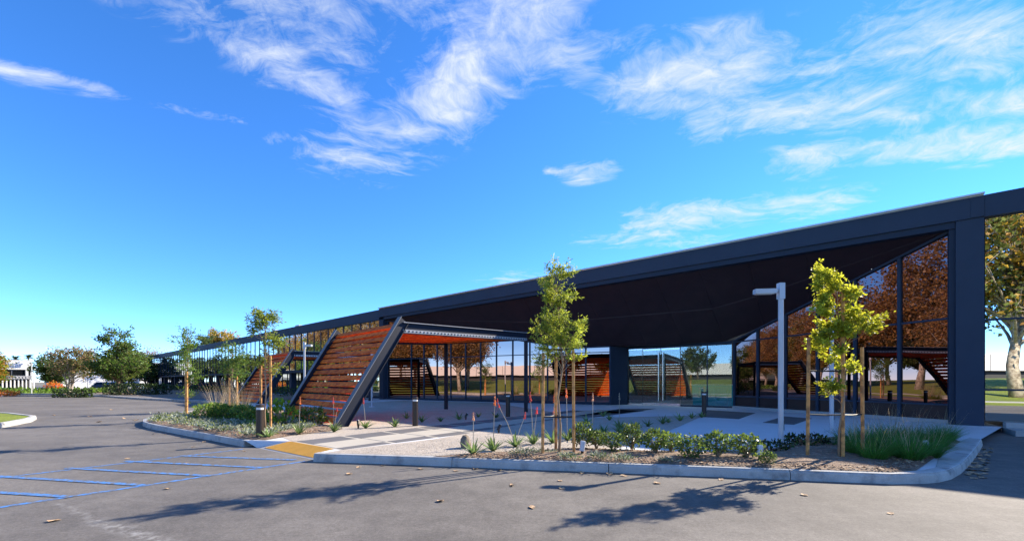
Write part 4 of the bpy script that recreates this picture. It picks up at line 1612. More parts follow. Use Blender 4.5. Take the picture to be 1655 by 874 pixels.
ap = [aloe_proto(70, .36, 13), aloe_proto(71, .34, 12), aloe_proto(72, .32, 14)]
back = [(657, 676), (682, 682), (712, 681), (742, 678), (773, 674), (802, 675), (976, 699), (1000, 700), (1027, 692), (1047, 689), (1071, 685), (1080, 683), (1099, 680), (1118, 676), (1134, 674.5), (948, 684), (985, 679), (975, 673)]
bl = ['shaded aloe left of the gravel bollard', 'shaded aloe just right of the gravel bollard', 'shaded aloe alone between the gravel bollard and the thin roof post', 'shaded aloe beside the dark spike light in gravel',
      'shaded aloe right of the dark spike light in gravel', 'shaded aloe left of the bollard behind the orange flowers', 'shaded aloe behind the clipped shrub cluster, leftmost of its row',
      'shaded aloe second from the left in the row running to the doors', 'shaded aloe third from the left in the row running to the doors', 'shaded aloe fourth from the left in the row running to the doors',
      'shaded aloe fifth from the left, its leaves touching its right neighbour', 'small shaded aloe squeezed close to its left neighbour in the door row', 'shaded aloe third from the bollard in the door row',
      'shaded aloe second from the bollard in the door row', 'shaded aloe right at the foot of the bollard by the doors', 'shaded aloe across the walkway, nearest the middle tree',
      'shaded aloe across the walkway before the wooden reflection', 'small shaded aloe farthest back across the walkway']
for i, (x, y) in enumerate(back):
    o = ap[i] if i < 3 else dup(ap[i % 3])
    o.location = G(x, y, TOP)
    o.rotation_euler = (0, 0, i * 1.9)
    k = .9 + .12 * math.sin(i * 2.7)
    o.scale = (k, k, k)
    tag(o, bl[i], 'plant', 'aloes in the gravel beds')


# ------------------------------------------------------------------ ornamental grasses
def grass_proto(seed, n=420, R=.34, L=.72, seeds=18, sl=.95, m1='grass_blade'):
    rs = np.random.RandomState(seed)
    t = thing('grass_clump', 'x', 'grass', (0, 0, 0))
    a = rs.uniform(0, 6.28, n)
    r = np.sqrt(rs.uniform(0, 1, n)) * R * .45
    base = np.stack([np.cos(a) * r, np.sin(a) * r, np.zeros(n) - .01], 1)
    a2 = a + rs.normal(size=n) * .6
    sp_ = .25 + rs.uniform(0, .75, n)
    d = np.stack([np.cos(a2) * sp_, np.sin(a2) * sp_, np.ones(n) * 1.15], 1)
    v, q = blades(base, d, L * rs.uniform(.7, 1.15, n), .011, rs.uniform(.15, .5, n), rs)
    np_mesh('blades', v, q, [m1], None, t)
    a = rs.uniform(0, 6.28, seeds)
    base = np.stack([np.cos(a) * .08, np.sin(a) * .08, np.zeros(seeds) + .1], 1)
    d = np.stack([np.cos(a) * .35, np.sin(a) * .35, np.ones(seeds)], 1) + rs.normal(size=(seeds, 3)) * .1
    v, q = blades(base, d, sl * rs.uniform(.75, 1.1, seeds), .007, rs.uniform(.02, .2, seeds), rs)
    np_mesh('seed_heads', v, q, ['grass_seed'], None, t)
    return t


gp = [grass_proto(1), grass_proto(2), grass_proto(3)]
gs = [(1385, 735, 1.0), (1412, 744, .9), (1440, 738, 1.05), (1470, 744, .95), (1500, 738, .95), (1405, 722, 1.1), (1440, 719, 1.1), (1476, 720, 1.1), (1512, 722, 1.0), (1372, 722, .9), (1458, 730, 1.0), (1528, 712, .9)]
gl = ['green grass clump between the two right stakes of the lime tree', 'low green grass clump at the front, right of the last stake', 'big green grass clump in the middle of the front row of grasses',
      'green grass clump at the front, left of the leaning white spike light', 'green grass clump touching the wide curb end', 'tall grass clump behind the last stake, full of pale seed heads',
      'tall grass clump in the back row, below the brown glass mullion', 'tall grass clump in the back row with the palest seed heads', 'grass clump at the back right near the dark column',
      'thin grass clump behind the middle stake of the lime tree', 'grass clump buried in the centre of the grass bed', 'small grass clump farthest right, beside the column base']
for i, (x, y, k) in enumerate(gs):
    o = gp[i] if i < 3 else dup(gp[i % 3])
    o.location = G(x, y, TOP)
    o.rotation_euler = (0, 0, i * 2.2)
    o.scale = (k, k, k * .92)
    tag(o, gl[i], 'grass', 'tall grasses at the right end of the bed')
pg = [(372, 672, 1.7), (350, 670, 1.6), (392, 671, 1.5)]
pl = ['yellow green grass clump with pale plumes in front of the smaller pergola', 'left grass clump with pale plumes above the clipped left hedge', 'grass clump with pale plumes against the smaller pergola leg']
for i, (x, y, k) in enumerate(pg):
    o = grass_proto(11 + i, 300, .34, .50, 70, .95, 'plume_blade')
    o.location = G(x, y - 3, TOP)
    o.scale = (k, k, k * .95)
    tag(o, pl[i], 'grass', 'plumed grasses in the left bed')


# ------------------------------------------------------------------ left bed: hedge shrubs, cycad, silver ground cover
def leafy_mass(name, label, cat, loc, rx, ry, rz, n, ls, lw, mats, w, seed, group=None, kind=None, box=False):
    rs = np.random.RandomState(seed)
    t = thing(name, label, cat, loc, group)
    mb = MB()
    for k in range(8):
        a = rs.uniform(0, 6.28)
        mb.tube([(math.cos(a) * .1, math.sin(a) * .1, -.03), (math.cos(a) * rx * .4, math.sin(a) * ry * .4, rz * .6), (math.cos(a) * rx * .6, math.sin(a) * ry * .6, rz * 1.3)], [.03, .02, .008], 5, cap=False)
    mb.build('stems', 'twig', t)
    if box:
        v = rs.uniform(-1, 1, size=(n, 3))
        ax_ = rs.randint(3, size=n)
        m = rs.uniform(size=n) < .75
        v[np.arange(n)[m], ax_[m]] = np.sign(v[np.arange(n)[m], ax_[m]]) * rs.uniform(.88, 1.02, m.sum())
        lump = 1 + .08 * np.sin(v[:, 0] * 9 * rx + seed) * np.cos(v[:, 1] * 7)
    else:
        v = rs.normal(size=(n, 3))
        v /= np.linalg.norm(v, axis=1, keepdims=True)
        v *= (rs.uniform(.3, 1, n) ** .4)[:, None]
        lump = 1 + .18 * np.sin(v[:, 0] * 6 + seed) * np.cos(v[:, 1] * 5 + seed) + .12 * np.sin(v[:, 2] * 8 + seed)
    p = v * lump[:, None] * np.array([rx, ry, rz]) + np.array([0, 0, rz * (1.0 if box else .85)])
    p = p[p[:, 2] > .02]
    ax = rs.normal(size=(len(p), 3)) + p / (np.linalg.norm(p, axis=1, keepdims=True) + .1) + np.array([0, 0, .4])
    vv, q = leaf_quads(p, ax, ls * rs.uniform(.7, 1.25, len(p)), lw, rs)
    mi = np.searchsorted(np.cumsum(np.array(w) / sum(w)), rs.uniform(size=len(p)) * .999)
    np_mesh('foliage', vv, q, mats, mi, t)
    return t


hl = [(342, 678, .55, 'green shrub at the left end of the low hedge under the pergolas'), (362, 678, .5, 'green shrub second in the low hedge, in front of the plumed grass'),
      (396, 680, .5, 'green shrub right of the smaller pergola foot in the low hedge'), (410, 684, .42, 'small green shrub left of the yellow fan plant')]
for i, (x, y, r, lb) in enumerate(hl):
    leafy_mass('hedge_shrub', lb, 'shrub', G(x, y, TOP), r, r, r * .6, 1300, .075, .6, ['mid_leaf', 'hedge_leaf', 'young_leaf'], [.45, .25, .3], 60 + i, 'low hedge shrubs in the left bed')
t = thing('fan_plant', 'bright yellow green cycad fan left of the sunlit bollard', 'plant', G(409, 692, TOP))
rs = np.random.RandomState(5)
n = 46
a = rs.uniform(0, 6.28, n)
v, q = blades(np.zeros((n, 3)), np.stack([np.cos(a), np.sin(a), rs.uniform(.6, 1.8, n)], 1), .52 * rs.uniform(.7, 1.1, n), .05, .22 * np.ones(n), rs)
np_mesh('fronds', v, q, ['cycad_leaf'], None, t)
leafy_mass('leafy_plant', 'bright green broad-leaved plant right of the two stakes by the pergola', 'plant', G(453, 690, TOP), .42, .36, .42, 240, .17, .5, ['mid_leaf', 'cycad_leaf'], [.5, .5], 77)
leafy_mass('leafy_plant', 'dark leafy plant growing below the slats of the large pergola', 'plant', G(505, 686, TOP), .45, .32, .28, 420, .14, .4, ['hedge_leaf', 'silver_leaf', 'young_leaf'], [.6, .2, .2], 78)

# silvery ground cover of the left bed: one uncountable mat
rs = np.random.RandomState(9)
polyc = [G(*p, TOP) for p in ((250, 683.5), (320, 694), (395, 707), (425, 708), (470, 702), (520, 692), (470, 688), (400, 688), (345, 683), (300, 672), (262, 674))]
pc = [(p.x, p.y) for p in polyc]


def inside(x, y, poly):
    r = False
    j = len(poly) - 1
    for i in range(len(poly)):
        xi, yi = poly[i]
        xj, yj = poly[j]
        if (yi > y) != (yj > y) and x < (xj - xi) * (y - yi) / (yj - yi) + xi:
            r = not r
        j = i
    return r


cen, axs = [], []
xs, ys = [p[0] for p in pc], [p[1] for p in pc]
cl = 0
while cl < 210:
    x, y = rs.uniform(min(xs), max(xs)), rs.uniform(min(ys), max(ys))
    if not inside(x, y, pc):
        continue
    if mnoise.noise(Vector((x * .8, y * .8, 3))) < -.28:
        cl += .3
        continue
    cl += 1
    m = 36
    r = rs.uniform(.09, .2)
    q = rs.normal(size=(m, 3)) * np.array([r * .6, r * .6, r * .28])
    q[:, 2] = np.abs(q[:, 2])
    cen.append(q + np.array([x, y, TOP + .07]))
    axs.append(q / r + np.array([0, 0, .6]) + rs.normal(size=(m, 3)) * .4)
cen, axs = np.concatenate(cen), np.concatenate(axs)
v, q = leaf_quads(cen, axs, .075 * rs.uniform(.7, 1.3, len(cen)), .42, rs)
gc = np_mesh('ground_cover', v, q, ['silver_leaf', 'shrub_leaf', 'young_leaf'], np.searchsorted([.72, .88, 1.0], rs.uniform(size=len(cen)) * .999))
tag(gc, 'silvery green ground cover carpeting the left planting bed', 'ground cover', kind='stuff')

# silver tufts along the front curb
tp = []
ts = [(843, 737, 1.0, 'grey green tuft at the left of the bare soil, right of the leaning-spike aloe'), (872, 734, .7, 'brownish tuft at the foot of the left stake'), (920, 743, .9, 'grey green tuft by the curb below the middle stakes'),
      (968, 744, 1.0, 'silver tuft by the curb right of the left spike light'), (1007, 746, .95, 'silver tuft between curb and the right edge of the shrub cluster'), (1076, 748, .7, 'pale tuft by the curb below the touching pair of shrubs'),
      (890, 735, .6, 'small tuft between the left and middle stakes')]
for i, (x, y, k, lb) in enumerate(ts):
    if i < 2:
        rs = np.random.RandomState(90 + i)
        t = thing('silver_tuft', lb, 'plant', (0, 0, 0), 'silvery tufts along the front curb')
        m = 260
        p = rs.normal(size=(m, 3)) * np.array([.085, .085, .035])
        p[:, 2] = np.abs(p[:, 2]) + .02
        vv, q = leaf_quads(p, p / .09 + rs.normal(size=(m, 3)) * .5 + np.array([0, 0, .5]), .055 * rs.uniform(.6, 1.3, m), .3, rs)
        np_mesh('foliage', vv, q, ['silver_leaf', 'shrub_leaf'], (rs.uniform(size=m) > .7).astype(int), t)
        tp.append(t)
    else:
        t = dup(tp[i % 2], label=lb)
    t.location = G(x, y, TOP) + Z3 * .03
    t.rotation_euler = (0, 0, i * 1.1)
    t.scale = (k * 1.15, k, k)

# creeping plants in the shade behind the lamp post
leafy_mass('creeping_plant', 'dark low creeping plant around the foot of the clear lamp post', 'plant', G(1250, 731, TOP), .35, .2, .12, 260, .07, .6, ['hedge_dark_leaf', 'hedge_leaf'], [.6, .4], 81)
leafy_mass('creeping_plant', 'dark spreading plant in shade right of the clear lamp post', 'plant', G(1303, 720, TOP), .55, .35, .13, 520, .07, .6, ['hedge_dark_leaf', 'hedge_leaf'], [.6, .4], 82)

# bark chips on the front bed and pebbles on the gravel
def scatter(name, label, cat, poly, n, size, flat, mats, w, z, seed):
    rs = np.random.RandomState(seed)
    xs, ys = [p[0] for p in poly], [p[1] for p in poly]
    pts = []
    while len(pts) < n:
        x, y = rs.uniform(min(xs), max(xs)), rs.uniform(min(ys), max(ys))
        if inside(x, y, poly) and rs.uniform() < np.clip(12.0 / y, .2, 1) ** 2:
            pts.append((x, y))
    pts = np.array(pts)
    c = np.concatenate([pts, np.full((n, 1), z) + rs.uniform(0, .012, (n, 1))], 1)
    L = size * rs.uniform(.5, 1.6, n)
    a = rs.uniform(0, 6.28, n)
    dx = np.stack([np.cos(a), np.sin(a), rs.uniform(-.2, .2, n)], 1) * L[:, None]
    dy = np.stack([-np.sin(a), np.cos(a), rs.uniform(-.25, .25, n)], 1) * (L * rs.uniform(.25, .7, n))[:, None]
    up = np.zeros((n, 3))
    up[:, 2] = L * flat
    v = np.stack([c - dx, c - dy, c + dx, c + dy, c + up], 1).reshape(-1, 3)
    b = (np.arange(n) * 5)[:, None]
    f = np.concatenate([b + np.array([[0, 1, 4]]), b + np.array([[1, 2, 4]]), b + np.array([[2, 3, 4]]), b + np.array([[3, 0, 4]])], 0)
    m = np.searchsorted(np.cumsum(np.array(w) / sum(w)), rs.uniform(size=n) * .999)
    o = np_mesh(name, v, f, mats, np.tile(m, 4), None, tri=True)
    tag(o, label, cat, kind='stuff')


fb_poly = [P(720, 739), P(900, 744), P(1060, 749.4), P(1213, 755), P(1440, 763), P(1478, 760), P(1530, 728), P(1440, 706), P(1340, 710), P(1245, 729), P(1130, 733), P(1010, 729), P(940, 726), P(850, 731)]
scatter('bark_chips', 'brown bark mulch chips strewn over the front planting bed', 'mulch', fb_poly, 9000, .022, .5, ['mulch_chip', 'dry_leaf', 'chip_pale'], [.6, .2, .2], TOP + .035, 401)
scatter('pebbles', 'pale pebbles over the sunlit gravel beside the aloes', 'gravel', [P(520, 732), P(575, 729), P(699, 712), P(840, 700), P(930, 712), P(900, 737), P(745, 738.5)], 6500, .0075, .9, ['gravel_stone', 'gravel', 'gravel_dark'], [.4, .4, .2], TOP + .008, 402)
lb_poly = [P(394, 709.5), P(330, 698.5), P(256, 685.5), P(241, 682), P(262, 673), P(330, 664), P(470, 665), P(525, 688), P(555, 694), P(430, 710.5)]
scatter('bark_chips', 'brown bark mulch chips strewn over the left planting bed', 'mulch', lb_poly, 3500, .026, .5, ['mulch_chip', 'dry_leaf', 'chip_pale'], [.6, .2, .2], TOP + .05, 403)
# fallen leaves
rs = np.random.RandomState(21)
lf = []
for k in range(3):
    mb = MB()
    pts = [(-.5, 0, .02), (-.2, -.32, .12), (.15, -.36, .05), (.5, -.05, .16), (.22, .3, .04), (-.18, .34, .14)]
    z0 = rs.uniform(-.05, .05, 7)
    vs = [(0, 0, .0)] + [(p[0] + rs.uniform(-.08, .08), p[1] + rs.uniform(-.08, .08), p[2] + abs(z0[i])) for i, p in enumerate(pts)]
    mb.add(vs, [(0, i, i % 6 + 1) for i in range(1, 7)])
    o = mb.build('fallen_leaf', 'dry_leaf')
    lf.append(o)
fl_sp = [(565, 766), (620, 752), (580, 755), (680, 758), (768, 758), (737, 761), (712, 810), (828, 785), (827, 783), (905, 777), (908, 789), (1008, 769), (1062, 781), (808, 760), (940, 764), (985, 766), (1165, 775),
         (395, 729), (312, 722), (248, 702), (266, 702), (330, 714), (180, 662), (200, 676), (220, 679), (88, 671), (160, 682), (145, 673), (87, 842), (206, 741), (270, 790), (303, 748), (860, 820), (1300, 800), (1440, 830)]
seam = [(1590 - (i % 22) * .6 + 14 * math.sin(i * 7.3), 722 + (i % 22) * 2.4 + 3 * math.cos(i * 5)) for i in range(44)]
for i, (x, y) in enumerate(fl_sp + seam):
    o = lf[i] if i < 3 else lf[i % 3].copy()
    if i >= 3:
        COL.objects.link(o)
    big = y > 700
    o.location = G(x, y) + Z3 * .006
    k = rs.uniform(.085, .14) if big else rs.uniform(.16, .25)
    o.scale = (k, k, k * rs.uniform(.5, .9))
    o.rotation_euler = (rs.uniform(-.2, .2), rs.uniform(-.2, .2), rs.uniform(0, 6.28))
    if i < len(fl_sp):
        tag(o, 'dry curled brown leaf lying on the open grey asphalt', 'leaf', 'fallen leaves on the asphalt')
    else:
        tag(o, 'dry brown leaf drifted against the shaded curb end by the column', 'leaf', 'leaves drifted by the curb end')

# ------------------------------------------------------------------ left edge: grass island with its curb
isl = [G(58, 671.5, .14), G(50, 675.5, .14), G(20, 681, .14), G(-40, 691, .14), G(-40, 664, .14), G(20, 667, .14)]
ip = [(p.x, p.y) for p in isl]
far_edge = [FE(27.5, 22.0), FE(20.0, 21.0)]
mb = MB()
o = sheet('grass_island', [ip[0], ip[1], ip[2], ip[3], ip[4], ip[5]], .13, 'lawn')
curb_run([ip[4], ip[5], ip[0], ip[1], ip[2], ip[3]], 2.2, -1, .15)

# ------------------------------------------------------------------ far left: lawn, buildings, trees, cars
lawn_p = [(-150, 50.5), (-62, 50.5), (-44.5, 48.2), (-60, 66), (-150, 70)]
MB().prism(lawn_p, -.02, .12).build('lawn', 'lawn')['kind'] = 'structure'
curb_run([(-150, 50.4), (-62, 50.4), (-44.5, 48.1)], 5, 1, .2)
rs = np.random.RandomState(77)
n = 2600
X = rs.uniform(-82, -47, n)
Yv = rs.uniform(51.5, 60, n)
keep = (X < -44.5 - (Yv - 48) * .87)
X, Yv = X[keep], Yv[keep]
c = np.stack([X, Yv, .12 + rs.uniform(0, .45, len(X)) * (Yv > 53)], 1)
v, q = leaf_quads(c, rs.normal(size=(len(X), 3)) + np.array([0, 0, 1.0]), .38 * rs.uniform(.6, 1.3, len(X)), .55, rs)
o = np_mesh('ground_cover', v, q, ['hedge_leaf', 'mid_leaf', 'cycad_leaf'], np.searchsorted([.4, .8, 1.0], rs.uniform(size=len(X)) * .999))
tag(o, 'low bushy green ground cover on the lawn strip across the road', 'ground cover', kind='stuff')

# white office building with the blue sign (its front runs away from the camera, so the sun rakes along it)
WBO = Vector((-96.0, 84.0, 0))
wb = thing('white_building', 'white two storey office building with blue sign and columned porch at far left', 'building', WBO, rz=math.atan2(.8, .6))


def wpart(mb, name, mat, parent=None):
    return mb.build(name, mat, parent or wb)


WH = 5.75                                       # local x runs along the front, to the right; y into the building
wpart(MB().box(-30, 0, 0, 22, 3.95, WH), 'upper_wall', 'white_stucco')
wpart(MB().box(-30.02, .02, -.03, 22, WH, WH + .1), 'parapet', 'white_stucco')
wpart(MB().box(-30, 0, .25, 22, 2.7, 3.949), 'window_wall', 'white_stucco')
wpart(MB().box(-30, 0, -.05, 22, 2.05, 2.699), 'balcony_wall', 'grey_stucco')
wpart(MB().box(-30, 0, 1.2, 22, 0, 2.049), 'lower_wall', 'dark_wall')
wpart(MB().box(-.72, -.38, 0, .24, 2.7, 3.949), 'pier', 'white_stucco')
for k, (x0, x1) in enumerate([(-.34, -.06), (-2.45, -.78), (-3.4, -2.5), (-5.1, -3.45), (-6.8, -5.2)]):
    f = wpart(MB().box(x0, x1, .19, .245, 2.74, 3.92), 'window', 'grey_stucco')
    wpart(MB().box(x0 + .03, x1 - .03, .16, .189, 2.8, 3.86), 'pane', 'car_glass', f)
for i in range(12):
    wpart(MB().lathe([(.11, 0), (.11, 2.04)], 12, (.35 - i * .5, .15, 0)), 'column', 'white_stucco')
for i in range(14):
    x = -.4 - i * .42
    mb = MB()
    mb.beam((x, -.08, 2.1), (x - .3, -.08, 2.65), .05, .05)
    mb.beam((x - .3, -.11, 2.1), (x, -.11, 2.65), .05, .05)
    wpart(mb, 'lattice', 'white_stucco')
tcv = bpy.data.curves.new('sign_text', 'FONT')
tcv.body = 'ouuair'
tcv.size = 1.0
tcv.shear = .25
tcv.extrude = .008
tcv.offset = .004
tcv.space_character = 1.12
tmp = bpy.data.objects.new('sign_text', tcv)
COL.objects.link(tmp)
bpy.context.view_layer.update()
tm2 = bpy.data.meshes.new_from_object(tmp.evaluated_get(bpy.context.evaluated_depsgraph_get()))
bpy.data.objects.remove(tmp)
tm2.materials.append(MATS['sign_blue'])
so = bpy.data.objects.new('sign_lettering', tm2)
COL.objects.link(so)
so.parent = wb
sx = [q.co.x for q in tm2.vertices]
so.scale = (2.5 / (max(sx) - min(sx)), 1.75, 1)
so.rotation_euler = (math.pi / 2, 0, 0)
so.location = (-3.65, -.06, 4.34)
wpart(MB().beam((-1.75, -.08, 5.32), (-1.5, -.08, 5.42), .05, .1), 'sign_mark', 'sign_blue')

fb = thing('warehouse', 'pale windowless warehouse behind the multi-stemmed tree at far left', 'building', (-96.5, 104, 0), rz=math.atan2(.8, .6))
MB().box(-10, 24, 0, 30, 0, 6.3).build('wall', 'white_stucco', fb)
MB().box(-10.05, 24.05, -.06, 30.05, 6.301, 6.5).build('parapet', 'white_stucco', fb)
MB().box(2.4, 3.1, -.05, -.005, 0, 6.28).build('recess_panel', 'grey_stucco', fb)
for k in range(5):
    MB().box(-6 + k * 6.3, -5.94 + k * 6.3, -.03, -.005, .0, 6.28).build('panel_joint', 'grey_stucco', fb)


def car(label, loc, rz, paint):
    t = thing('parked_car', label, 'car', loc, 'cars parked beyond the far lawn', rz)
    prof = [(-2.15, .42), (-2.2, .72), (-2.05, .92), (-1.35, 1.0), (1.05, .98), (1.95, .82), (2.2, .62), (2.18, .38)]
    mb = MB()
    n = len(prof)
    w = .87
    vs = [(x, -w, z) for x, z in prof] + [(x, w, z) for x, z in prof]
    mb.add(vs, [tuple(range(n)), tuple(range(n, 2 * n))[::-1]] + [(i, n + i, n + (i + 1) % n, (i + 1) % n) for i in range(n)])
    mb.build('body', paint, t)
    MB().hexa([(-1.75, -.84, .985), (1.05, -.84, .975), (1.05, .84, .975), (-1.75, .84, .985)], [(-1.25, -.64, 1.43), (.2, -.64, 1.45), (.2, .64, 1.45), (-1.25, .64, 1.43)]).build('cabin_glass', 'car_glass', t)
    MB().hexa([(-1.28, -.66, 1.425), (.22, -.66, 1.445), (.22, .66, 1.445), (-1.28, .66, 1.425)], [(-1.15, -.58, 1.49), (.1, -.58, 1.5), (.1, .58, 1.5), (-1.15, .58, 1.49)]).build('roof', paint, t)
    for sx in (-1.35, 1.38):
        for sy in (-.82, .82):
            wh = MB().tube([(sx, sy - .1, .32), (sx, sy + .1, .32)], [.32, .32], 16).build('wheel', 'black_rubber', t)
            MB().tube([(sx, sy - .11, .32), (sx, sy + .11, .32)], [.2, .2], 10).build('rim', 'stainless', wh)
    for sy in (-.62, .62):
        MB().box(2.12, 2.215, sy - .18, sy + .18, .6, .74).build('headlight', 'lens_white', t)
    return t


car('dark blue parked car in front of the pale warehouse', G(168, 629.5), 1.9, 'car_blue')
car('silver parked car left of the big green tree trunk, beyond the lawn', G(185, 629), 1.7, 'car_silver')
car('white parked car right of the big green tree trunk', G(203, 628.5), 1.8, 'car_white')
car('white parked car partly hidden behind the dark box hedge', G(217, 628), 1.75, 'car_white')

# slim pole beside the white building
t = thing('street_light', 'tall thin pole with a light arm beside the white building', 'street light', G(51, 637))
MB().tube([(0, 0, 0), (0, 0, 3.9)], [.055, .045], 8).build('pole', 'lens_white', t)
MB().beam((0, 0, 2.75), (.42, 0, 3.05), .10, .09).build('light_arm', 'lens_white', t)

# background trees
t = thing('big_tree', 'large rounded green tree standing at the left end of the dark building', 'tree', G(191, 638))
lobs = [(0, 0, 4.6, 2.5, 2.5, 2.3, 4), (-1.3, 0, 3.9, 1.7, 2, 1.6, 2), (1.2, 0, 3.8, 1.9, 2, 1.7, 2.4), (.2, 0, 6.4, 1.5, 1.5, 1.2, 2), (0, -.5, 3.0, 2.2, 1.8, 1.0, 2)]
tree_parts(t, 41, 7.4, .22, lobs, 80, 7600, .26, .5, ['olive_leaf', 'mid_leaf', 'evergreen_leaf'], [.42, .33, .25], 'bark', .5, 5, .9, .2, .8)
t = thing('multi_stem_tree', 'thin pale-trunked multi-stemmed tree with tan and green leaves on the lawn', 'tree', G(113, 637))
lobs = [(0, 0, 4.1, 2.3, 2.0, 1.4, 4), (1.4, 0, 4.3, 1.4, 1.5, 1.5, 2.5), (-1.2, 0, 3.6, 1.3, 1.3, 1.2, 2), (1.6, 0, 3.0, 1.2, 1.2, .9, 1.6)]
tree_parts(t, 44, 5.4, .13, lobs, 70, 5200, .24, .5, ['olive_leaf', 'tan_leaf', 'gold_leaf'], [.5, .35, .15], 'pale_bark', .5, 4, .9, .3, .8, stems=4)
t = thing('broad_tree', 'broad dark green tree beside the white building', 'tree', G(86, 630.5))
lobs = [(.3, 0, 4.3, 2.9, 3, 1.8, 4), (-1.0, 0, 3.7, 1.8, 2, 1.6, 2), (1.8, 0, 4.2, 2.0, 2, 1.5, 2), (-.5, 0, 2.6, 3, 2, 1.2, 2)]
tree_parts(t, 47, 6.0, .26, lobs, 80, 8200, .33, .55, ['evergreen_leaf', 'mid_leaf', 'evergreen_leaf'], [.5, .2, .3], 'bark', .5, 5, 1.0, .2, .75)
t = thing('turning_tree', 'young tree with yellow green leaves turning orange at the left picture edge', 'tree', G(-14, 641))
lobs = [(0, 0, 2.4, 1.1, 1.1, 1.2, 3), (.1, 0, 3.5, .9, .9, .8, 2)]
tree_parts(t, 49, 4.6, .09, lobs, 50, 3600, .21, .5, ['cycad_leaf', 'orange_leaf', 'young_leaf'], [.45, .2, .35], 'bark', .5, 4, .6, .3, .8)
for k, (x, y, h, lb) in enumerate([(-57.5, 62, 6.6, 'yellow green tree close behind the big green tree, beside the end of the dark building'), (-68, 73, 7.2, 'dark tree farther behind the big green tree, by the far end of the dark building'),
                                   (-75, 86, 7.5, 'dark green tree filling the gap at the far end of the dark building')]):
    t = thing('background_tree', lb, 'tree', (x, y, 0))
    lobs = [(0, 0, h * .58, 2.7, 2.7, 2.2, 4), (-1.2, .4, h * .5, 2, 2, 1.7, 2), (1.2, 0, h * .5, 2, 2, 1.7, 2), (0, 0, h * .8, 1.6, 1.6, 1.2, 2)]
    tree_parts(t, 71 + k, h, .2, lobs, 70, 5600, .30, .55, [['olive_leaf', 'young_leaf', 'gold_leaf'], ['evergreen_leaf', 'olive_leaf'], ['evergreen_leaf', 'mid_leaf']][k], [[.5, .35, .15], [.6, .4], [.7, .3]][k], 'bark', .5, 4, .9, .2, .8)
for k, (px, py, d_, h, lb) in enumerate([(330, 560, 88, 11.6, 'dark green tree crown showing above the dark roof, left of the golden one'), (355, 545, 92, 13.2, 'golden green tree crown rising above the dark roof behind the slim young tree')]):
    x = (px - CX) / F_PX * d_
    t = thing('roofline_tree', lb, 'tree', (x, d_, 0))
    lobs = [(0, 0, h - 2.2, 3.6, 3, 1.9, 4), (2, 0, h - 2.8, 2.4, 2, 1.6, 2), (-2, 0, h - 3, 2.4, 2, 1.6, 2)]
    tree_parts(t, 52 + k, h, .3, lobs, 60, 4600, .36, .55, ['evergreen_leaf', 'olive_leaf'] if k == 0 else ['olive_leaf', 'gold_leaf', 'mid_leaf'], [.6, .4] if k == 0 else [.4, .3, .3], 'bark', .5, 4, 1.0, .2, .8)
t = thing('roofline_tree', 'thin reddish tan tree crown above the far left end of the dark roof', 'tree', ((248 - CX) / F_PX * 108, 108, 0))
tree_parts(t, 57, 10.4, .26, [(0, 0, 8, 5.2, 4, 1.9, 3), (3.2, 0, 7.6, 3, 3, 1.5, 2), (-3, 0, 7.8, 3, 3, 1.5, 2)], 60, 2600, .38, .5, ['tan_leaf', 'rust_leaf'], [.6, .4], 'pale_bark', .6, 4, 1.2, .4, .8)
for k, px in enumerate((2, 25, 46)):
    d_ = 118
    x = (px - CX) / F_PX * d_
    h = 8.0 + .4 * (k == 2)
    t = thing('palm_tree', ['fan palm showing above the white building at the picture edge, left of three', 'fan palm above the middle of the white building roof', 'fan palm above the right end of the white building roof'][k], 'palm', (x, d_, 0), 'palms behind the white building')
    MB().tube([(0, 0, 0), (.1, 0, h * .5), (0, 0, h)], [.3, .22, .2], 8).build('trunk', 'bark', t)
    rs = np.random.RandomState(200 + k)
    n = 60
    a = rs.uniform(0, 6.28, n)
    v, q = blades(np.tile([[0, 0, h]], (n, 1)), np.stack([np.cos(a), np.sin(a), rs.uniform(-.4, 1.5, n)], 1), 2.2 * rs.uniform(.7, 1.1, n), .5, .35 * np.ones(n), rs)
    np_mesh('fronds', v, q, ['palm_leaf'], None, t)
leafy_mass('box_hedge', 'dark clipped box hedge at the foot of the far end of the dark building', 'hedge', G(222, 640), 2.6, 1.0, .62, 3800, .17, .6, ['hedge_dark_leaf', 'hedge_leaf'], [.7, .3], 86, box=True)
leafy_mass('box_hedge', 'low dark hedge piece at the foot of the multi-stemmed tree', 'hedge', G(118, 642), 1.5, .6, .35, 1200, .17, .6, ['hedge_dark_leaf', 'hedge_leaf'], [.7, .3], 87, box=True)
leafy_mass('orange_shrub', 'small orange flowering shrub on the far lawn', 'shrub', G(87, 633), 1.2, .8, .8, 500, .25, .6, ['orange_leaf', 'flower_orange'], [.5, .5], 88)
leafy_mass('orange_shrub', 'patch of orange flowers at the left picture edge by the road', 'shrub', G(4, 640), 1.6, .8, .3, 500, .2, .6, ['orange_leaf', 'flower_orange'], [.5, .5], 89)
for i in range(9):
    a = 3 + i * 8.2
    p = WF(a, -1.6)
    leafy_mass('foundation_shrub', '%s foundation shrub counted from the entrance along the long mirrored wing' % ORD[i], 'shrub', p, 1.5, .7, .42, 700, .15, .55, ['hedge_dark_leaf', 'hedge_leaf', 'mid_leaf'], [.4, .4, .2], 120 + i, 'foundation shrubs along the mirrored wing', box=True)

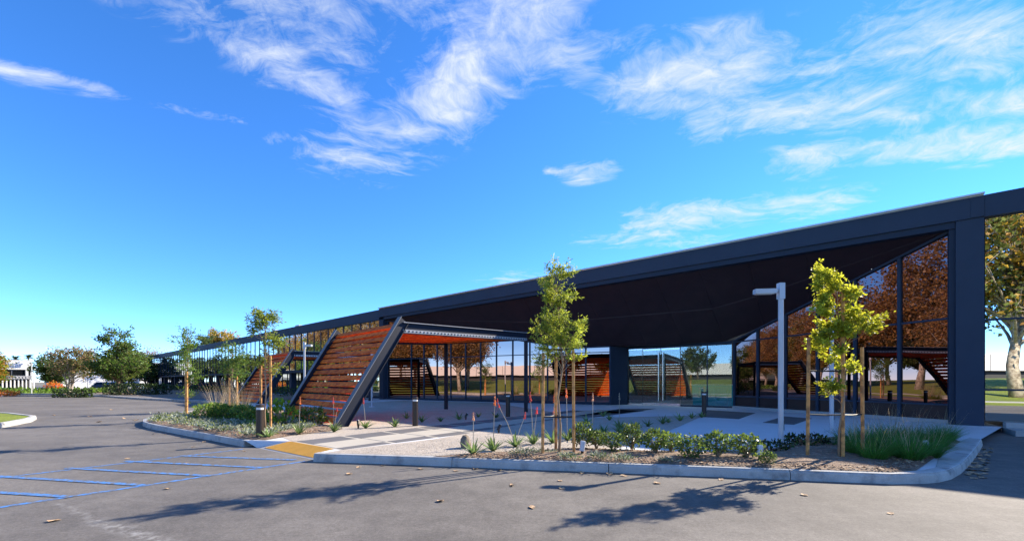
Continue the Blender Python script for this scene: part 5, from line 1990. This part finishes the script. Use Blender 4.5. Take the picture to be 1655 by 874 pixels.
# ------------------------------------------------------------------ across the drive: what the mirrored glass shows
bm = bmesh.new()
gu = [-70 + 8 * i for i in range(56)]
gd = [20, 21.2, 24.8, 28, 34, 42, 50, 58, 66, 80]
gz = [.0, .10, .12, .2, .6, 1.2, 1.6, 1.9, 2.0, 2.0]
grid = []
for u in gu:
    row = []
    for d_, z_ in zip(gd, gz):
        p = FR(u, -d_)
        row.append(bm.verts.new((p.x, p.y, z_ * (1 + .18 * mnoise.noise(Vector((u * .04, d_ * .05, 0)))))))
    grid.append(row)
for i in range(len(gu) - 1):
    for j in range(len(gd) - 1):
        bm.faces.new((grid[i][j], grid[i][j + 1], grid[i + 1][j + 1], grid[i + 1][j]))
bmesh.ops.recalc_face_normals(bm, faces=bm.faces)
me = bpy.data.meshes.new('grass_berm')
bm.to_mesh(me)
bm.free()
me.polygons.foreach_set('use_smooth', [True] * len(me.polygons))
me.materials.append(MATS['lawn'])
o = bpy.data.objects.new('grass_berm', me)
COL.objects.link(o)
o['kind'] = 'structure'
if sum(p.normal.z for p in me.polygons) < 0:
    me.flip_normals()
mb = MB()
mb.obox(FR, -70, 280, -23.9, -22.0, -.1, .135)
o = mb.build('footpath', 'concrete')
o['kind'] = 'structure'
ow = thing('opposite_warehouse', 'long white warehouse on the grass bank across the drive, mirrored in the glass', 'building', FR(60, -92))
mb = MB()
mb.obox(FR, -80, 96, -112, -92, 3.5, 6.4)
mb.build('wall', 'white_stucco', ow, FR(60, -92))
mb = MB()
mb.obox(FR, -80, 95, -111, -93, .5, 3.5)
mb.build('window_band', 'dark_wall', ow, FR(60, -92))

for k in range(20):
    MB().obox(FR, -76 + k * 8.5, -75.85 + k * 8.5, -91.99, -91.9, 3.5, 6.35).build('panel_joint', 'grey_stucco', ow, FR(60, -92))
rs = np.random.RandomState(300)
autumn = []
for k in range(3):
    t = thing('autumn_tree', 'x', 'tree', (0, 0, 0), 'autumn trees across the drive')
    lobs = [(0, 0, 9.5, 4.6, 4.6, 4.2, 4), (2.4, 0, 8.0, 3.4, 3.4, 3.0, 2), (-2.4, .8, 8.4, 3.4, 3.4, 3.0, 2), (0, -2.4, 7.6, 3.4, 3.0, 2.8, 2), (.5, 1.0, 13, 2.8, 2.8, 2.4, 2)]
    kinds = [(['autumn_leaf', 'gold_leaf', 'olive_leaf'], [.4, .35, .25]), (['rust_leaf', 'autumn_leaf', 'tan_leaf'], [.4, .4, .2]), (['gold_leaf', 'olive_leaf', 'autumn_leaf'], [.4, .3, .3])][k]
    tree_parts(t, 301 + k, 14.5, .30, lobs, 150, 17000, .25, .8, kinds[0], kinds[1], 'pale_bark', .6, 5, 1.5, .25, .8)
    autumn.append(t)
green = thing('green_tree', 'x', 'tree', (0, 0, 0), 'green trees across the drive')
tree_parts(green, 311, 8.0, .22, [(0, 0, 5.0, 3.4, 3.4, 2.6, 3), (1.6, 0, 4.2, 2.2, 2.2, 1.8, 2), (-1.6, 0, 4.4, 2.2, 2.2, 1.8, 2)], 70, 5600, .36, .6, ['evergreen_leaf', 'olive_leaf', 'mid_leaf'], [.45, .3, .25], 'bark', .5, 4, 1.0, .2, .8)
place = [(-6.8, 29, 2, 1.30), (-15, 33, 0, 1.15), (44, 44, 0, 1.0), (53, 41, 1, .95), (61, 50, 0, 1.05), (38.5, 33, 1, 1.05), (46, 30, 1, 1.0), (36, 25, 1, .85)]
for i in range(9):
    place.append((80 + 7.0 * i, 28 + 5 * rs.uniform(), i % 3, .95 + .15 * rs.uniform()))
place += [(12, 60, 2, .7)]
for (x_, y_, k_, s_) in ((-53, 25.5, 1, 1.45), (-68, 40, 1, 1.5), (-92, 55, 1, 1.5), (-72, 33, 0, 1.2)):
    q_ = Vector((x_, y_, 0)) - RP
    place.append((q_.dot(U), -q_.dot(N), k_, s_))
for i, (u_, d_, k, sc) in enumerate(place):
    lb = '%s autumn tree from the right end of the row across the drive' % (ORD[i] if i < 20 else 'twenty-first twenty-second twenty-third'.split()[i - 20])
    o = autumn[k] if autumn[k]['label'] == 'x' else dup(autumn[k])
    o['label'] = lb
    p = FR(u_, -d_)
    o.location = (p.x, p.y, .15 + min(2.0, max(0, d_ - 28) * .05))
    o.rotation_euler = (0, 0, rs.uniform(0, 6.28))
    o.scale = (sc, sc, sc)
gpl = [(28, 64, .95), (146, 33, 1.2), (156, 40, 1.35), (166, 34, 1.2), (176, 42, 1.45), (186, 36, 1.3), (197, 38, 1.4), (208, 42, 1.5), (220, 40, 1.5), (232, 42, 1.6), (20, 66, .7), (88, 66, 1.0),
       (246, 38, 1.6), (262, 40, 1.7), (280, 38, 1.8), (300, 42, 1.9), (325, 40, 2.0), (140, 44, 1.1)]
for (x_, y_, s_) in ((-112, 22, 1.3), (-118, 36, 1.5), (-124, 50, 1.4), (-130, 66, 1.6), (-108, 10, 1.2), (-138, 80, 1.6)):
    q_ = Vector((x_, y_, 0)) - RP
    gpl.append((q_.dot(U), -q_.dot(N), s_))
for i, (u_, d_, sc) in enumerate(gpl):
    o = green if i == 0 else dup(green)
    o['label'] = '%s green tree from the right along the bank across the drive' % (ORD[i] if i < 20 else 'twenty-first twenty-second twenty-third twenty-fourth'.split()[i - 20])
    p = FR(u_, -d_)
    o.location = (p.x, p.y, .15 + min(2.0, max(0, d_ - 28) * .05))
    o.rotation_euler = (0, 0, rs.uniform(0, 6.28))
    o.scale = (sc, sc, sc)
